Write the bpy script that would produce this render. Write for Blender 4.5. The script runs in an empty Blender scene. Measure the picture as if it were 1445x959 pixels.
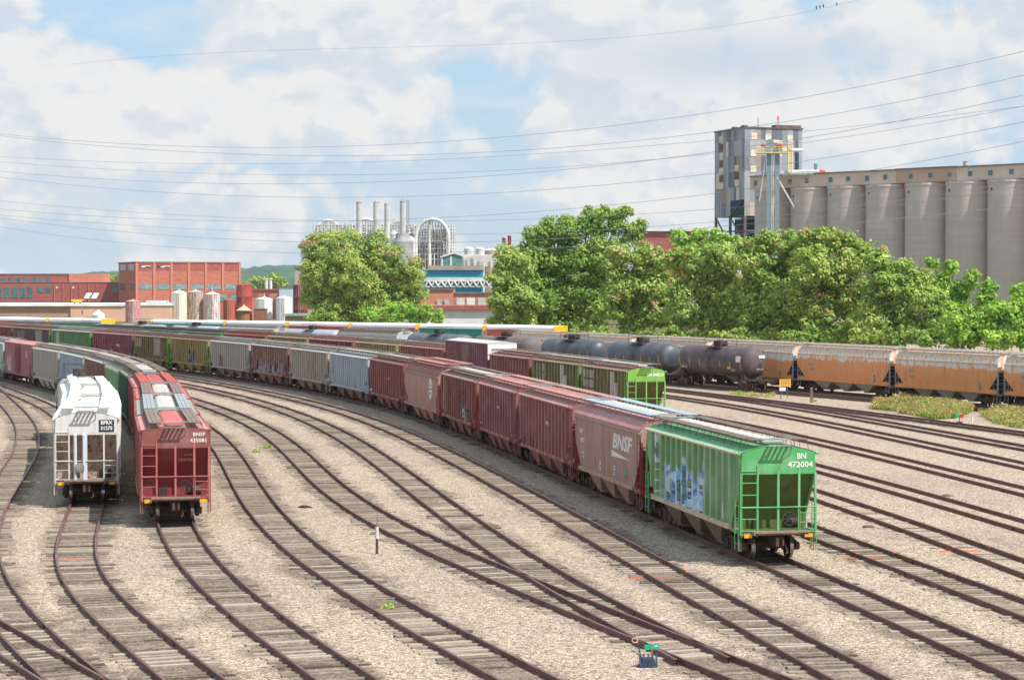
import math, random
import numpy as np
try:
    import bpy
    from mathutils import Vector, Matrix
except ImportError:
    bpy = None
random.seed(7)
RAD = math.radians
# ---- the camera: 73 mm lens on a bridge about ten metres above the rails, looking along +Y
F = 2930.0; CX, CY = 722.5, 479.5; YH = 406.0
CZ = 10.38; RZ = 0.18
PITCH = math.atan((CY - YH) / F)
def ray(x, y):
    a = (x - CX) / F; c = -(y - CY) / F
    cp, sp = math.cos(PITCH), math.sin(PITCH)
    return (a, cp + c * sp, -sp + c * cp)
def at_z(x, y, z=RZ):
    d = ray(x, y); t = (z - CZ) / d[2]
    return (d[0] * t, d[1] * t, z)
def at_y(x, y, Y):
    d = ray(x, y); t = Y / d[1]
    return (d[0] * t, Y, CZ + d[2] * t)
def to_px(X, Y, Z):
    cp, sp = math.cos(PITCH), math.sin(PITCH)
    f = Y * cp - (Z - CZ) * sp; u = Y * sp + (Z - CZ) * cp
    return (CX + F * X / f, CY - F * u / f)
# ---- track plan: surveyed points (position, height, offset from the centre line), smoothed to centre lines X(Y)
class Track:
    def __init__(s, pts, dmin, dmax, extra=(), lam=4000.0):
        # pts: (x, y, offset to the centre in metres, height)
        h = 2.0; s.d = np.arange(dmin, dmax + h, h); n = len(s.d)
        P = []
        for x, y, off, z in pts:
            p = at_z(x, y, z); P.append((p[1], p[0], off, 0.05 * (p[1] / 70.0) ** 1.6))
        for X, Y, sg in extra: P.append((Y, X, 0.0, sg))
        P = [p for p in P if dmin <= p[0] <= dmax]; P = np.array(P)
        D2 = np.zeros((n - 2, n))
        for i in range(n - 2): D2[i, i:i + 3] = (1, -2, 1)
        D2 /= h * h
        A = np.zeros((len(P), n))
        for k, p in enumerate(P):
            i = min(int((p[0] - dmin) / h), n - 2); t = (p[0] - s.d[i]) / h
            A[k, i] = 1 - t; A[k, i + 1] = t
        Wt = 1.0 / P[:, 3] ** 2; sl = np.zeros(n)
        for it in range(4):
            slope = A @ sl
            x = P[:, 1] + P[:, 2] * np.sqrt(1 + slope ** 2)
            M = A.T @ (A * Wt[:, None]) + lam * h * D2.T @ D2 * 100
            s.x = np.linalg.solve(M, A.T @ (Wt * x)); sl = np.gradient(s.x, h)
        s.res = (A @ s.x - x); s.P = P
        ds = np.hypot(np.diff(s.x), np.diff(s.d)); s.s = np.concatenate([[0], np.cumsum(ds)])
    def X(s, d): return float(np.interp(d, s.d, s.x))
    def at(s, a): return (float(np.interp(a, s.s, s.x)), float(np.interp(a, s.s, s.d)))
    def arc(s, d): return float(np.interp(d, s.d, s.s))
    def tan(s, a):
        p = s.at(a - .5); q = s.at(a + .5); l = math.hypot(q[0] - p[0], q[1] - p[1])
        return ((q[0] - p[0]) / l, (q[1] - p[1]) / l)
    def arc_at_px(s, x, off=0.0, z=RZ):
        # arc length where the line offset to the right by off crosses picture column x
        best = None
        for a in np.arange(0, s.s[-1], 0.25):
            p = s.at(a); t = s.tan(a)
            q = (p[0] + off * t[1], p[1] - off * t[0])
            if q[1] < 30: continue
            e = abs(to_px(q[0], q[1], z)[0] - x)
            if best is None or e < best[0]: best = (e, a)
        return best[1]
LN = lambda pts: [(x, y, .75, RZ) for x, y in pts]      # rail on the left
RN = lambda pts: [(x, y, -.75, RZ) for x, y in pts]     # rail on the right
CN = lambda pts, z=RZ, off=0.0: [(x, y, off, z) for x, y in pts]
T = {}
T['A'] = Track(LN([(989.5,760),(1052,787),(1154,830),(1247.6,873),(1328,908.6),(1435,955.5),(610,600),(680,622.5),(740,651),(785,670),(843,692.6),(918,727.7),
    (400,545),(462,554.5),(516,564),(566,578.4),(345,538),(293,527)]) +
    RN([(1122.5,789),(1212,826.5),(1290.6,856),(1388,901),(1445,924)]) +
    CN([(0,460.5),(70.6,464.6),(129,469),(239,474),(518,504)], RZ + 4.2, 1.6), 46, 420)
T['D'] = Track(LN([(226,737),(239,773),(279,823),(345,881),(445,956)]) + RN([(274,737),(292,771),(314,796),(369,846),(463,913),(540,959)]) +
    CN([(250,600),(237.8,573),(231,553),(224,538),(216,524),(203,516),(178.5,509),(153.6,501),(124.6,492.7),(93,487.5),(62,484),(0,480)], RZ + 4.45), 46, 300, lam=1500.0)
def far_line(k, d0):
    # tracks between the two long trains, hidden behind the rakes: they fan out evenly
    out = []
    for d in range(int(d0), 420, 12):
        xd = T['D'].X(d) if d < 290 else T['D'].X(290) + (d - 290) * (T['D'].X(290) - T['D'].X(270)) / 20
        xa = T['A'].X(d); out.append((xd + (xa - xd) * k, d, 1.5))
    return out
T['1'] = Track(LN([(100,713),(80,766),(83,810),(123,861),(186,919),(232,959),(0,549.5),(82,581.5)]) +
    RN([(143,713),(133,766),(143,806),(173,843),(239,896),(319,957),(0,544.5),(83,578.5)]) + CN([(122,594),(128,565),(129,541)], RZ + 4.35) + CN([(110,622),(106,612)]), 46, 240, lam=500.0)
T['3'] = Track(LN([(298,622),(321,655),(345,705),(364,736),(386,759),(400,771),(480,831),(557,876),(706,957)]) +
    RN([(296,594),(330,620),(356,658),(380,699),(418,744),(440,759),(480,791),(548,835),(692,909),(794,957)]), 46, 340, far_line(.2, 215))
T['4'] = Track(LN([(273.8,568.3),(320,586),(370,609),(400,630),(433,668),(458,695),(493,720),(528,743),(568,759),(608,779),(668,805),(720,828),(843,878),(880,889),(974,932),(1036,957)]) +
    RN([(272.6,561),(320,574),(370,593),(403,610),(438,630),(470,665),(490,688),(533,718),(580,743),(610,756),(660,776.5),(720,800),(757,815),(832,846),(978,905),(1048,930),(1115,955)]), 46, 360, far_line(.4, 250))
T['5'] = Track(LN([(265,546),(340,561),(395,580),(445,600),(490,625),(533,658),(580,694),(597.6,707.7),(635,735),(662.7,756.5),(721,797),(753,819),(800,847.5),(854,876),(886,892.5)]) +
    RN([(265,542.5),(340,555),(408,572.6),(458,592.6),(508,617.6),(545.5,640),(580,664),(612.6,687.6),(677.7,730),(710,754),(745,775),(800,812),(855,839),(872,849),(924,874.5)]), 56, 380, far_line(.6, 280) + [(T['4'].X(d) , d, .08) for d in (56, 57, 58, 59)])
T['6'] = Track(LN([(257.6,535.5),(320,544),(390,557.6),(445,570),(500,587.6),(545.5,605),(580,622.7),(607.6,639),(667.7,667.6),(733,706),(785,735),(835,763),(880,787),(915,809),(974,844),(1056,891),(1115,920),(1169,957.5)]) +
    RN([(257.6,531),(333,542.5),(400,554),(458,567.6),(503,580),(545.5,595),(580,610),(622.6,626),(677.7,654),(730,680),(785,707.7),(848,737.7),(880,760),(919,779.6),(976,807),(1044,850),(1115,883),(1177,916),(1267,957.5)]), 46, 400, far_line(.8, 300))
T['L'] = Track(LN([(0,573),(14.6,582.6),(25,595),(29,607.6),(27,622),(21,639),(10.4,653.5),(0,671),(0,893),(33,926),(76,957.5)]) +
    RN([(0,562.8),(21,572),(42,587),(54,603.5),(58.4,614),(56,630.6),(48,653.5),(31,685),(8,718),(0,814.6),(16.6,836),(40,863),(86,909),(133,946),(163,958.5)]), 46, 215)
T['M'] = Track(LN([(0,919),(33,941),(63,957.5)]) + RN([(0,873),(46.5,903),(99.7,932.6),(146,956)]), 46, 84, [(-24.5, 84, .5)])
# the fan of tracks on the right
T['B'] = Track(LN([(1155,663.5),(1228,684),(1287,700),(1353.6,720.7),(1445,748)]) + RN([(1155,652),(1249,676),(1328.6,697),(1445,732)]) +
    CN([(885,523),(813,512.7),(750,505.4),(686.5,496.7),(620,490),(554.6,484.4),(494.5,480),(429,475.5),(372,472.6),(310,468.7),(252,466),(200,463.5),(112,460),(0,457)], RZ + 4.2, 1.6), 60, 430)
T['T'] = Track(LN([(1065,551),(1145,558),(1249,568)]) + RN([(1065,547),(1249,563)]) +
    CN([(1000,484.5),(930,480.5),(860,477),(760,472.5),(640,467.5),(570,465),(430,460),(330,458),(250,456.3),(120,453.5),(0,452)], RZ + 4.5), 100, 480)
T['O'] = Track(LN([(1141,552),(1243,559.4),(1276,562),(1394,572.5)]) +
    CN([(1025,477.5),(1124,481.8),(1257.5,487.5),(1411.6,494.8),(1445,496.5),(900,472),(830,469)], RZ + 4.75), 100, 480)
def between(a, b, k, d0, d1, step=14, sg=1.0):
    return [(T[a].X(d) * (1 - k) + T[b].X(d) * k, d, sg) for d in range(d0, d1, step)]
T['R1'] = Track(LN([(1155,758),(1210,782),(1291,809),(1353.6,835.4),(1445,867.8)]) + RN([(1155,741.5),(1264,780),(1333,805),(1445,843.8)]), 46, 400, between('A', 'B', .34, 150, 400))
T['R2'] = Track(LN([(1155,704),(1228.5,728),(1350.5,773),(1445,810)]) + RN([(1155,689.4),(1228,714),(1299,736),(1374.5,760),(1445,788.5)]), 50, 400, between('A', 'B', .67, 160, 400))
T['R4'] = Track(LN([(1145,624),(1249,647),(1353.6,674),(1445,697)]) + RN([(1145,614.5),(1270,643.7),(1374.5,667.7),(1445,685.4),(1000,584)]), 70, 420, between('B', 'T', .25, 230, 420))
T['R5'] = Track(LN([(952,559),(1145,595.7),(1270,622),(1353.6,640.6),(1445,660.4)]) + RN([(952,553),(1240,608),(1445,648)]), 70, 420, between('B', 'T', .5, 250, 420))
T['R6'] = Track(LN([(952,549),(1240,599),(1445,634.5)]) + RN([(952,544.5),(1240,591),(1445,625.5)]), 80, 420, between('B', 'T', .75, 270, 420))
T['R7'] = Track(LN([(1107,567),(1240,585.5),(1290,592),(1360,600.5),(1445,614)]) + RN([(1150,568.5),(1240,581.5),(1290,587),(1445,608)]), 110, 214, [(T['R6'].X(d), d, .15) for d in (206, 209, 212)])
T['W'] = Track(CN([(210,450),(316,451.6),(404.5,453.3),(494.6,455),(588.5,456.5),(687,457.5),(800,459.5),(0,447)], RZ + 5.0), 200, 520)
# ---- scene, helpers, materials
sc = bpy.context.scene
COL = sc.collection
def srgb(r, g, b):
    f = lambda c: (c / 255.0) / 12.92 if c <= 10 else ((c / 255.0 + .055) / 1.055) ** 2.4
    return (f(r), f(g), f(b), 1.0)
class NT:
    def __init__(s, tree): s.t = tree
    def n(s, typ, **kw):
        nd = s.t.nodes.new(typ)
        for k, v in kw.items():
            if k.startswith('_'): setattr(nd, k[1:], v)
            else:
                i = int(k[1:]) if k[0] == 'i' and k[1:].isdigit() else k.replace('__', ' ')
                s.set(nd.inputs[i], v)
        return nd
    def set(s, inp, v):
        if hasattr(v, 'is_output') or hasattr(v, 'links'): s.t.links.new(v, inp)
        else:
            try: inp.default_value = v
            except Exception: inp.default_value = tuple(v)[:len(inp.default_value)]
    def m(s, op, a, b=0.0, c=None, clamp=False):
        nd = s.n('ShaderNodeMath', _operation=op, i0=a, i1=b); nd.use_clamp = clamp
        if c is not None: s.set(nd.inputs[2], c)
        return nd.outputs[0]
    def vm(s, op, a, b=(0, 0, 0)):
        return s.n('ShaderNodeVectorMath', _operation=op, i0=a, i1=b).outputs[0]
    def mix(s, f, a, b, mode='MIX'):
        nd = s.n('ShaderNodeMix', _data_type='RGBA', _blend_type=mode)
        s.set(nd.inputs[0], f); s.set(nd.inputs[6], a); s.set(nd.inputs[7], b)
        return nd.outputs[2]
    def noise(s, v, scale, detail=4, rough=.55, dist=0.0):
        nd = s.n('ShaderNodeTexNoise', Vector=v, Scale=scale, Detail=detail, Roughness=rough, Distortion=dist)
        return nd.outputs[0]
    def step(s, v, a, b):      # smooth ramp from 0 at a to 1 at b
        nd = s.n('ShaderNodeMapRange', _interpolation_type='SMOOTHSTEP'); s.set(nd.inputs[0], v); s.set(nd.inputs[1], a); s.set(nd.inputs[2], b)
        return nd.outputs[0]
    def ramp(s, v, stops, mode='LINEAR'):
        nd = s.n('ShaderNodeValToRGB', Fac=v); r = nd.color_ramp; r.interpolation = mode
        while len(r.elements) < len(stops): r.elements.new(.5)
        for e, (p, c) in zip(r.elements, stops): e.position = p; e.color = c if len(c) == 4 else (*c, 1)
        return nd.outputs[0]
    def scale(s, v, sc3): return s.vm('MULTIPLY', v, sc3)
    def sep(s, v):
        nd = s.n('ShaderNodeSeparateXYZ', Vector=v); return nd.outputs[0], nd.outputs[1], nd.outputs[2]
def material(name):
    m = bpy.data.materials.new(name); m.use_nodes = True; t = m.node_tree; t.nodes.clear()
    N = NT(t); out = t.nodes.new('ShaderNodeOutputMaterial'); b = t.nodes.new('ShaderNodeBsdfPrincipled')
    t.links.new(b.outputs[0], out.inputs[0])
    return m, N, b
def finish(N, b, col, rough=.7, metal=0.0, bump=None, bstr=.3, bdist=.02, spec=.35):
    N.set(b.inputs['Base Color'], col); N.set(b.inputs['Roughness'], rough); N.set(b.inputs['Metallic'], metal)
    b.inputs['Specular IOR Level'].default_value = spec
    if bump is not None:
        bp = N.n('ShaderNodeBump', Strength=bstr, Distance=bdist, Height=bump); N.set(b.inputs['Normal'], bp.outputs[0])
def objcoord(N, world=False):
    c = N.n('ShaderNodeTexCoord').outputs[3]
    if world: return N.n('ShaderNodeNewGeometry').outputs[0]
    r = N.n('ShaderNodeObjectInfo').outputs['Random']
    return c, N.vm('ADD', c, N.n('ShaderNodeCombineXYZ', i0=N.m('MULTIPLY', r, 61.0), i1=N.m('MULTIPLY', r, 23.0), i2=N.m('MULTIPLY', r, 7.0)).outputs[0])
MC = {}
def paint(name, base, dirt=(60, 48, 40), streak=.35, rust=.12, fade=.25, rough=.55, metal=0.0, graf=(), patch=(), zone=None, rustc=(112, 62, 38), key=True, spec=.35):
    if key and name in MC: return MC[name]
    m, N, b = material(name); c, v = objcoord(N)
    base = srgb(*base) if max(base) > 1 else (*base, 1)
    dirt = srgb(*dirt); rustc = srgb(*rustc)
    n1 = N.noise(v, .8, 5, .65); n2 = N.noise(N.scale(v, (3.2, 3.2, .3)), 1.0, 5, .65); n3 = N.noise(v, 6.0, 5, .7)
    pale = tuple(x * .55 + .34 for x in base[:3]) + (1,)
    col = N.mix(N.m('MULTIPLY', N.step(n1, .42, .72), fade), base, pale)
    if zone:      # the upper paint survives above a ragged line, rust below it
        zc, zz, jag = zone; _, _, z = N.sep(c)
        jn = N.noise(N.scale(v, (.9, .9, .12)), 1.0, 6, .7); ln = N.m('ADD', z, N.m('MULTIPLY', N.m('SUBTRACT', jn, .5), jag))
        drip = N.step(N.noise(N.scale(v, (2.6, 2.6, .18)), 1.0, 4, .6), .50, .64)
        zm = N.step(ln, zz - .08, zz + .12)
        zm = N.m('MULTIPLY', zm, N.m('SUBTRACT', 1.0, N.m('MULTIPLY', drip, .75)))
        col = N.mix(zm, col, N.mix(N.step(n3, .3, .8), srgb(*zc), srgb(*[min(255, int(k * 1.15)) for k in zc])))
    for (x0, x1, z0, z1, pc, op) in patch:
        x, y, z = N.sep(c)
        k = N.m('MULTIPLY', N.m('MULTIPLY', N.m('GREATER_THAN', x, x0), N.m('LESS_THAN', x, x1)), N.m('MULTIPLY', N.m('GREATER_THAN', z, z0), N.m('LESS_THAN', z, z1)))
        k = N.m('MULTIPLY', N.m('MULTIPLY', k, N.m('LESS_THAN', y, 0.0)), N.m('MULTIPLY', N.step(n3, .22, .42), op))
        col = N.mix(k, col, srgb(*pc))
    for (x0, x1, z0, z1, cols, sd) in graf:
        x, y, z = N.sep(c)
        gv = N.vm('ADD', N.scale(c, (1.7, 0.0, .50)), (sd * 7.3, sd * 3.1, sd * 1.7))
        top = N.m('ADD', N.m('MULTIPLY', N.noise(N.scale(gv, (1.5, 1, 0)), 1.6, 2, .5), 1.65 * (z1 - z0)), z0 + .05 * (z1 - z0))
        k = N.m('MULTIPLY', N.m('MULTIPLY', N.step(x, x0, x0 + .3), N.step(x, x1, x1 - .3)), N.m('MULTIPLY', N.m('GREATER_THAN', z, z0), N.step(z, top, N.m('SUBTRACT', top, .12))))
        k = N.m('MULTIPLY', k, N.m('LESS_THAN', y, 0.0))
        shp = N.noise(gv, 2.1, 2, .45, 1.6); k = N.m('MULTIPLY', k, N.step(shp, .36, .39))
        g = N.noise(N.vm('ADD', gv, (3.3, 0, 9.1)), 1.5, 2, .5, .8)
        st = [(i / (len(cols) - 1) * .36 + .32, srgb(*q)) for i, q in enumerate(cols[1:])]
        fill = N.ramp(g, st); edge = N.m('MULTIPLY', N.m('MULTIPLY', N.step(shp, .45, .42), N.step(shp, .36, .38)), .8)
        col = N.mix(N.m('MULTIPLY', N.m('MULTIPLY', k, .96), N.step(n3, .1, .26)), col, N.mix(edge, fill, srgb(*cols[0])))
    col = N.mix(N.m('MULTIPLY', N.step(n2, .46, .75), streak), col, dirt)
    col = N.mix(N.m('MULTIPLY', N.step(N.m('ADD', N.m('MULTIPLY', n3, .6), N.m('MULTIPLY', n2, .4)), .60 - rust * .25, .72 - rust * .2), min(1, rust * 3)), col, rustc)
    finish(N, b, col, N.m('ADD', rough, N.m('MULTIPLY', n1, .25)), metal, n3, .12, .02, spec)
    MC[name] = m; return m
def simple(name, c1, c2=None, scale=2.0, rough=.8, metal=0.0, bstr=.25, stretch=(1, 1, 1), lo=.35, hi=.7, detail=5, spec=.3):
    if name in MC: return MC[name]
    m, N, b = material(name); c, v = objcoord(N)
    c1 = srgb(*c1); c2 = srgb(*c2) if c2 else tuple(x * .6 for x in c1[:3]) + (1,)
    n1 = N.noise(N.scale(v, stretch), scale, detail, .65)
    finish(N, b, N.mix(N.step(n1, lo, hi), c1, c2), rough, metal, n1, bstr, .02, spec)
    MC[name] = m; return m
def glow_free(name, c, rough=.5): return simple(name, c, c, 1, rough)

# ---- mesh builder
class MB:
    def __init__(s): s.v = []; s.f = []; s.m = []
    def add(s, vs, fs, m=0):
        o = len(s.v); s.v += [tuple(p) for p in vs]; s.f += [tuple(i + o for i in f) for f in fs]; s.m += [m] * len(fs)
    def box(s, x0, x1, y0, y1, z0, z1, m=0):
        if x0 > x1: x0, x1 = x1, x0
        if y0 > y1: y0, y1 = y1, y0
        s.add([(x0, y0, z0), (x1, y0, z0), (x1, y1, z0), (x0, y1, z0), (x0, y0, z1), (x1, y0, z1), (x1, y1, z1), (x0, y1, z1)],
              [(0, 3, 2, 1), (4, 5, 6, 7), (0, 1, 5, 4), (1, 2, 6, 5), (2, 3, 7, 6), (3, 0, 4, 7)], m)
    def prism_y(s, pts, y0, y1, m=0):      # outline in x,z (counter-clockwise seen from -y) swept from y0 to y1
        n = len(pts); vs = [(x, y0, z) for x, z in pts] + [(x, y1, z) for x, z in pts]
        s.add(vs, [tuple(range(n)), tuple(range(2 * n - 1, n - 1, -1))] + [(i, i + n, (i + 1) % n + n, (i + 1) % n) for i in range(n)], m)
    def prism_x(s, pts, x0, x1, m=0):      # outline in y,z
        n = len(pts); vs = [(x0, y, z) for y, z in pts] + [(x1, y, z) for y, z in pts]
        s.add(vs, [tuple(range(n - 1, -1, -1)), tuple(range(n, 2 * n))] + [(i, (i + 1) % n, (i + 1) % n + n, i + n) for i in range(n)], m)
    def prism_z(s, pts, z0, z1, m=0):
        n = len(pts); vs = [(x, y, z0) for x, y in pts] + [(x, y, z1) for x, y in pts]
        s.add(vs, [tuple(range(n - 1, -1, -1)), tuple(range(n, 2 * n))] + [(i, (i + 1) % n, (i + 1) % n + n, i + n) for i in range(n)], m)
    def tube(s, p, q, r, n=6, r2=None, m=0):
        p = Vector(p); q = Vector(q); r2 = r if r2 is None else r2; d = (q - p).normalized()
        a = d.orthogonal().normalized(); b = d.cross(a); vs = []
        for i in range(n):
            w = 2 * math.pi * (i + .5) / n; u = a * math.cos(w) + b * math.sin(w); vs += [p + u * r, q + u * r2]
        s.add(vs, [(2 * i, 2 * ((i + 1) % n), 2 * ((i + 1) % n) + 1, 2 * i + 1) for i in range(n)] + [tuple(range(2 * n - 2, -1, -2)), tuple(range(1, 2 * n, 2))], m)
    def path(s, pts, r, n=6, m=0):
        for a, b in zip(pts, pts[1:]): s.tube(a, b, r, n, m=m)
    def grid(s, rows, m=0, close=False):
        k = len(rows[0]); vs = [p for r in rows for p in r]; fs = []
        for i in range(len(rows) - 1):
            for j in range(k if close else k - 1): fs.append((i * k + j, i * k + (j + 1) % k, (i + 1) * k + (j + 1) % k, (i + 1) * k + j))
        s.add(vs, fs, m)
    def lathe(s, prof, n=24, axis='z', c=(0, 0, 0), m=0):      # profile of (radius, height)
        rows = []
        for r, h in prof:
            row = []
            for i in range(n):
                w = 2 * math.pi * i / n; a, b = r * math.cos(w), r * math.sin(w)
                p = (a, b, h) if axis == 'z' else (a, h, -b) if axis == 'y' else (h, a, b)
                row.append((p[0] + c[0], p[1] + c[1], p[2] + c[2]))
            rows.append(row)
        s.grid(rows, m, True)
        k = len(s.v); s.f.append(tuple(range(k - n, k))); s.m.append(m); o = k - n * len(rows); s.f.append(tuple(range(o + n - 1, o - 1, -1))); s.m.append(m)
    def mesh(s, name, mats, smooth=0):
        me = bpy.data.meshes.new(name); me.from_pydata(s.v, [], s.f)
        for mt in mats if isinstance(mats, (list, tuple)) else [mats]: me.materials.append(mt)
        me.polygons.foreach_set('material_index', s.m)
        if smooth:
            me.polygons.foreach_set('use_smooth', [True] * len(s.f))
            try: me.set_sharp_from_angle(angle=RAD(smooth))
            except Exception: pass
        me.update(); return me
    def build(s, name, mats, parent=None, smooth=0, label=None):
        return link(name, s.mesh(name, mats, smooth), parent, label)
def link(name, me, parent=None, label=None):
    o = bpy.data.objects.new(name, me); COL.objects.link(o)
    if parent is not None: o.parent = parent
    if label: o['label'] = label
    return o
def tag(o, label, cat, group=None):
    o['label'] = label; o['category'] = cat
    if group: o['group'] = group
    return o
def thing(name, label, cat, loc=(0, 0, 0), rz=0.0, group=None):
    o = bpy.data.objects.new(name, None); COL.objects.link(o); o.empty_display_size = .3
    o.location = loc; o.rotation_euler = (0, 0, rz); return tag(o, label, cat, group)
def structure(o): o['kind'] = 'structure'; return o
TXT = {}
def text(body, size, mat, parent, M, name='lettering', shear=0.0, xs=1.0, bold=.0):
    key = (body, size, shear, mat.name, bold)
    if key not in TXT:
        cu = bpy.data.curves.new('t', 'FONT'); cu.body = body; cu.size = size; cu.align_x = 'CENTER'; cu.align_y = 'CENTER'; cu.shear = shear
        cu.extrude = .004; cu.offset = bold; cu.resolution_u = 2
        to = bpy.data.objects.new('t', cu); me = bpy.data.meshes.new_from_object(to); bpy.data.objects.remove(to); me.materials.clear(); me.materials.append(mat); me.name = 'lettering'
        TXT[key] = me
    o = link(name, TXT[key], parent); o.matrix_local = M @ Matrix.Diagonal((xs, 1, 1, 1)); return o
def M_side(x, z, y=-1.68): return Matrix(((1, 0, 0, x), (0, 0, -1, y), (0, 1, 0, z), (0, 0, 0, 1)))
def M_end(x, y, z): return Matrix(((0, 0, 1, x), (1, 0, 0, y), (0, 1, 0, z), (0, 0, 0, 1)))
# ---- ground and tracks
def ground_mat():
    m, N, b = material('gravel'); P = objcoord(N, True)
    big = N.noise(P, .05, 4, .6); mid = N.noise(P, .45, 4, .65)
    vo = N.n('ShaderNodeTexVoronoi', Vector=P, Scale=12.0); cell = vo.outputs['Color']; dist = vo.outputs['Distance']
    vo2 = N.n('ShaderNodeTexVoronoi', Vector=P, Scale=27.0)
    r, g, bb = N.sep(cell); r2, _, _ = N.sep(vo2.outputs['Color'])
    stone = N.ramp(N.m('ADD', N.m('MULTIPLY', r, .6), N.m('MULTIPLY', r2, .4)), [(.1, srgb(98, 88, 82)), (.32, srgb(158, 147, 136)), (.58, srgb(190, 179, 166)), (.9, srgb(230, 221, 210))])
    tint = N.mix(N.step(big, .40, .62), srgb(255, 244, 230), srgb(246, 231, 222))
    col = N.mix(1.0, stone, tint, 'MULTIPLY')
    # oily, finer patches
    oil = N.m('MULTIPLY', N.step(N.noise(N.scale(P, (1.0, .35, 1)), .16, 5, .7), .56, .74), .55)
    col = N.mix(oil, col, srgb(104, 96, 88))
    col = N.mix(N.m('MULTIPLY', N.step(mid, .52, .74), .28), col, srgb(122, 104, 84))
    # far beyond the yard the gravel gives way to grass and earth
    _, y, _ = N.sep(P)
    far = N.step(N.m('ADD', y, N.m('MULTIPLY', N.m('SUBTRACT', N.noise(P, .02, 3), .5), 60)), 420, 460)
    col = N.mix(far, col, N.mix(N.step(mid, .4, .6), srgb(96, 104, 62), srgb(124, 116, 84)))
    hgt = N.m('ADD', N.m('SUBTRACT', N.m('MULTIPLY', r, .5), N.m('MULTIPLY', dist, .9)), N.m('MULTIPLY', mid, .8))
    finish(N, b, col, .95, 0, hgt, .75, .10, .15); return m
def ground():
    g = MB(); X = [-6000, -600, -150, 150, 600, 6000]; Y = [-300, 20, 200, 500, 1500, 9000]
    g.grid([[(x, y, 0) for x in X] for y in Y]); o = structure(g.build('ground', ground_mat())); return o
ground()
def rail_mat():
    m, N, b = material('rusty_rail'); c, v = objcoord(N)
    n = N.noise(N.scale(v, (1, 1, 4)), 1.4, 5, .7)
    col = N.ramp(n, [(.25, srgb(90, 63, 61)), (.5, srgb(120, 86, 80)), (.75, srgb(148, 110, 92))])
    finish(N, b, col, .65, .15, n, .2, .01); return m
RAILM = rail_mat(); RAILTOP = simple('worn_rail_head', (128, 98, 92), (104, 76, 70), 1.5, .5, .35); SHINY = simple('polished_rail_head', (150, 148, 158), (120, 110, 116), 1.2, .3, .7)
def tie_mat():
    m, N, b = material('weathered_sleeper'); P = objcoord(N, True); rn = N.n('ShaderNodeNewGeometry').outputs['Random Per Island']
    base = N.ramp(rn, [(0, srgb(84, 72, 66)), (.18, srgb(116, 104, 94)), (.5, srgb(144, 132, 119)), (1, srgb(174, 162, 147))])
    g = N.noise(N.scale(P, (2, 14, 2)), 2.0, 4, .7); gr = N.step(N.noise(P, 2.2, 4, .6), .50, .66)
    col = N.mix(N.m('MULTIPLY', N.step(g, .5, .75), .5), base, srgb(64, 54, 48)); col = N.mix(N.m('MULTIPLY', gr, .42), col, srgb(188, 172, 152))
    finish(N, b, col, .95, 0, g, .4, .02, .1); return m
TIEM = tie_mat(); ORANGE = simple('orange_marking_paint', (222, 112, 76), (190, 122, 96), 3, .7)
RAILSEC = [(-.076, -.02), (.076, -.02), (.076, .012), (.02, .03), (.02, .13), (.042, .14), (.042, RZ), (-.042, RZ), (-.042, .14), (-.02, .13), (-.02, .03), (-.076, .012)]
def sweep(b, line, sec, top=None):
    n = len(sec); rows = []
    for i, (p, t) in enumerate(line):
        rows.append([(p[0] + t[1] * u, p[1] - t[0] * u, w) for u, w in sec])
    k = len(b.f); b.grid(rows, 0, True)
    if top is not None:
        for i in range(len(line) - 1): b.m[k + i * n + top] = 1
def offline(tr, a0, a1, off, step=2.0):
    out = []; n = max(2, int((a1 - a0) / step))
    for i in range(n + 1):
        a = a0 + (a1 - a0) * i / n; p = tr.at(a); t = tr.tan(min(max(a, .6), tr.s[-1] - .6)); out.append(((p[0] + off * t[1], p[1] - off * t[0]), t))
    return out
def ballast_mat():
    m = bpy.data.materials.new('fouled_ballast'); m.use_nodes = True; t = m.node_tree; t.nodes.clear(); N = NT(t); out = t.nodes.new('ShaderNodeOutputMaterial'); P = objcoord(N, True)
    ac = N.n('ShaderNodeAttribute', _attribute_name='across').outputs['Fac']; n = N.noise(P, .55, 5, .65); n2 = N.noise(P, .09, 3, .6)
    k = N.m('SUBTRACT', N.m('ADD', N.m('MULTIPLY', n, .9), N.m('MULTIPLY', n2, .9)), N.m('MULTIPLY', N.m('POWER', ac, 2.0), .55)); k = N.m('MULTIPLY', N.step(k, .55, 1.0), .55)
    vo = N.n('ShaderNodeTexVoronoi', Vector=P, Scale=16.0); r, _, _ = N.sep(vo.outputs['Color'])
    col = N.ramp(r, [(0, srgb(78, 66, 58)), (.5, srgb(124, 110, 98)), (1, srgb(164, 150, 134))])
    d = N.n('ShaderNodeBsdfDiffuse', Color=col); tr = N.n('ShaderNodeBsdfTransparent'); mx = N.n('ShaderNodeMixShader', i0=k); t.links.new(tr.outputs[0], mx.inputs[1]); t.links.new(d.outputs[0], mx.inputs[2]); t.links.new(mx.outputs[0], out.inputs[0]); return m
BALM = ballast_mat(); BZ = [0.0]
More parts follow.
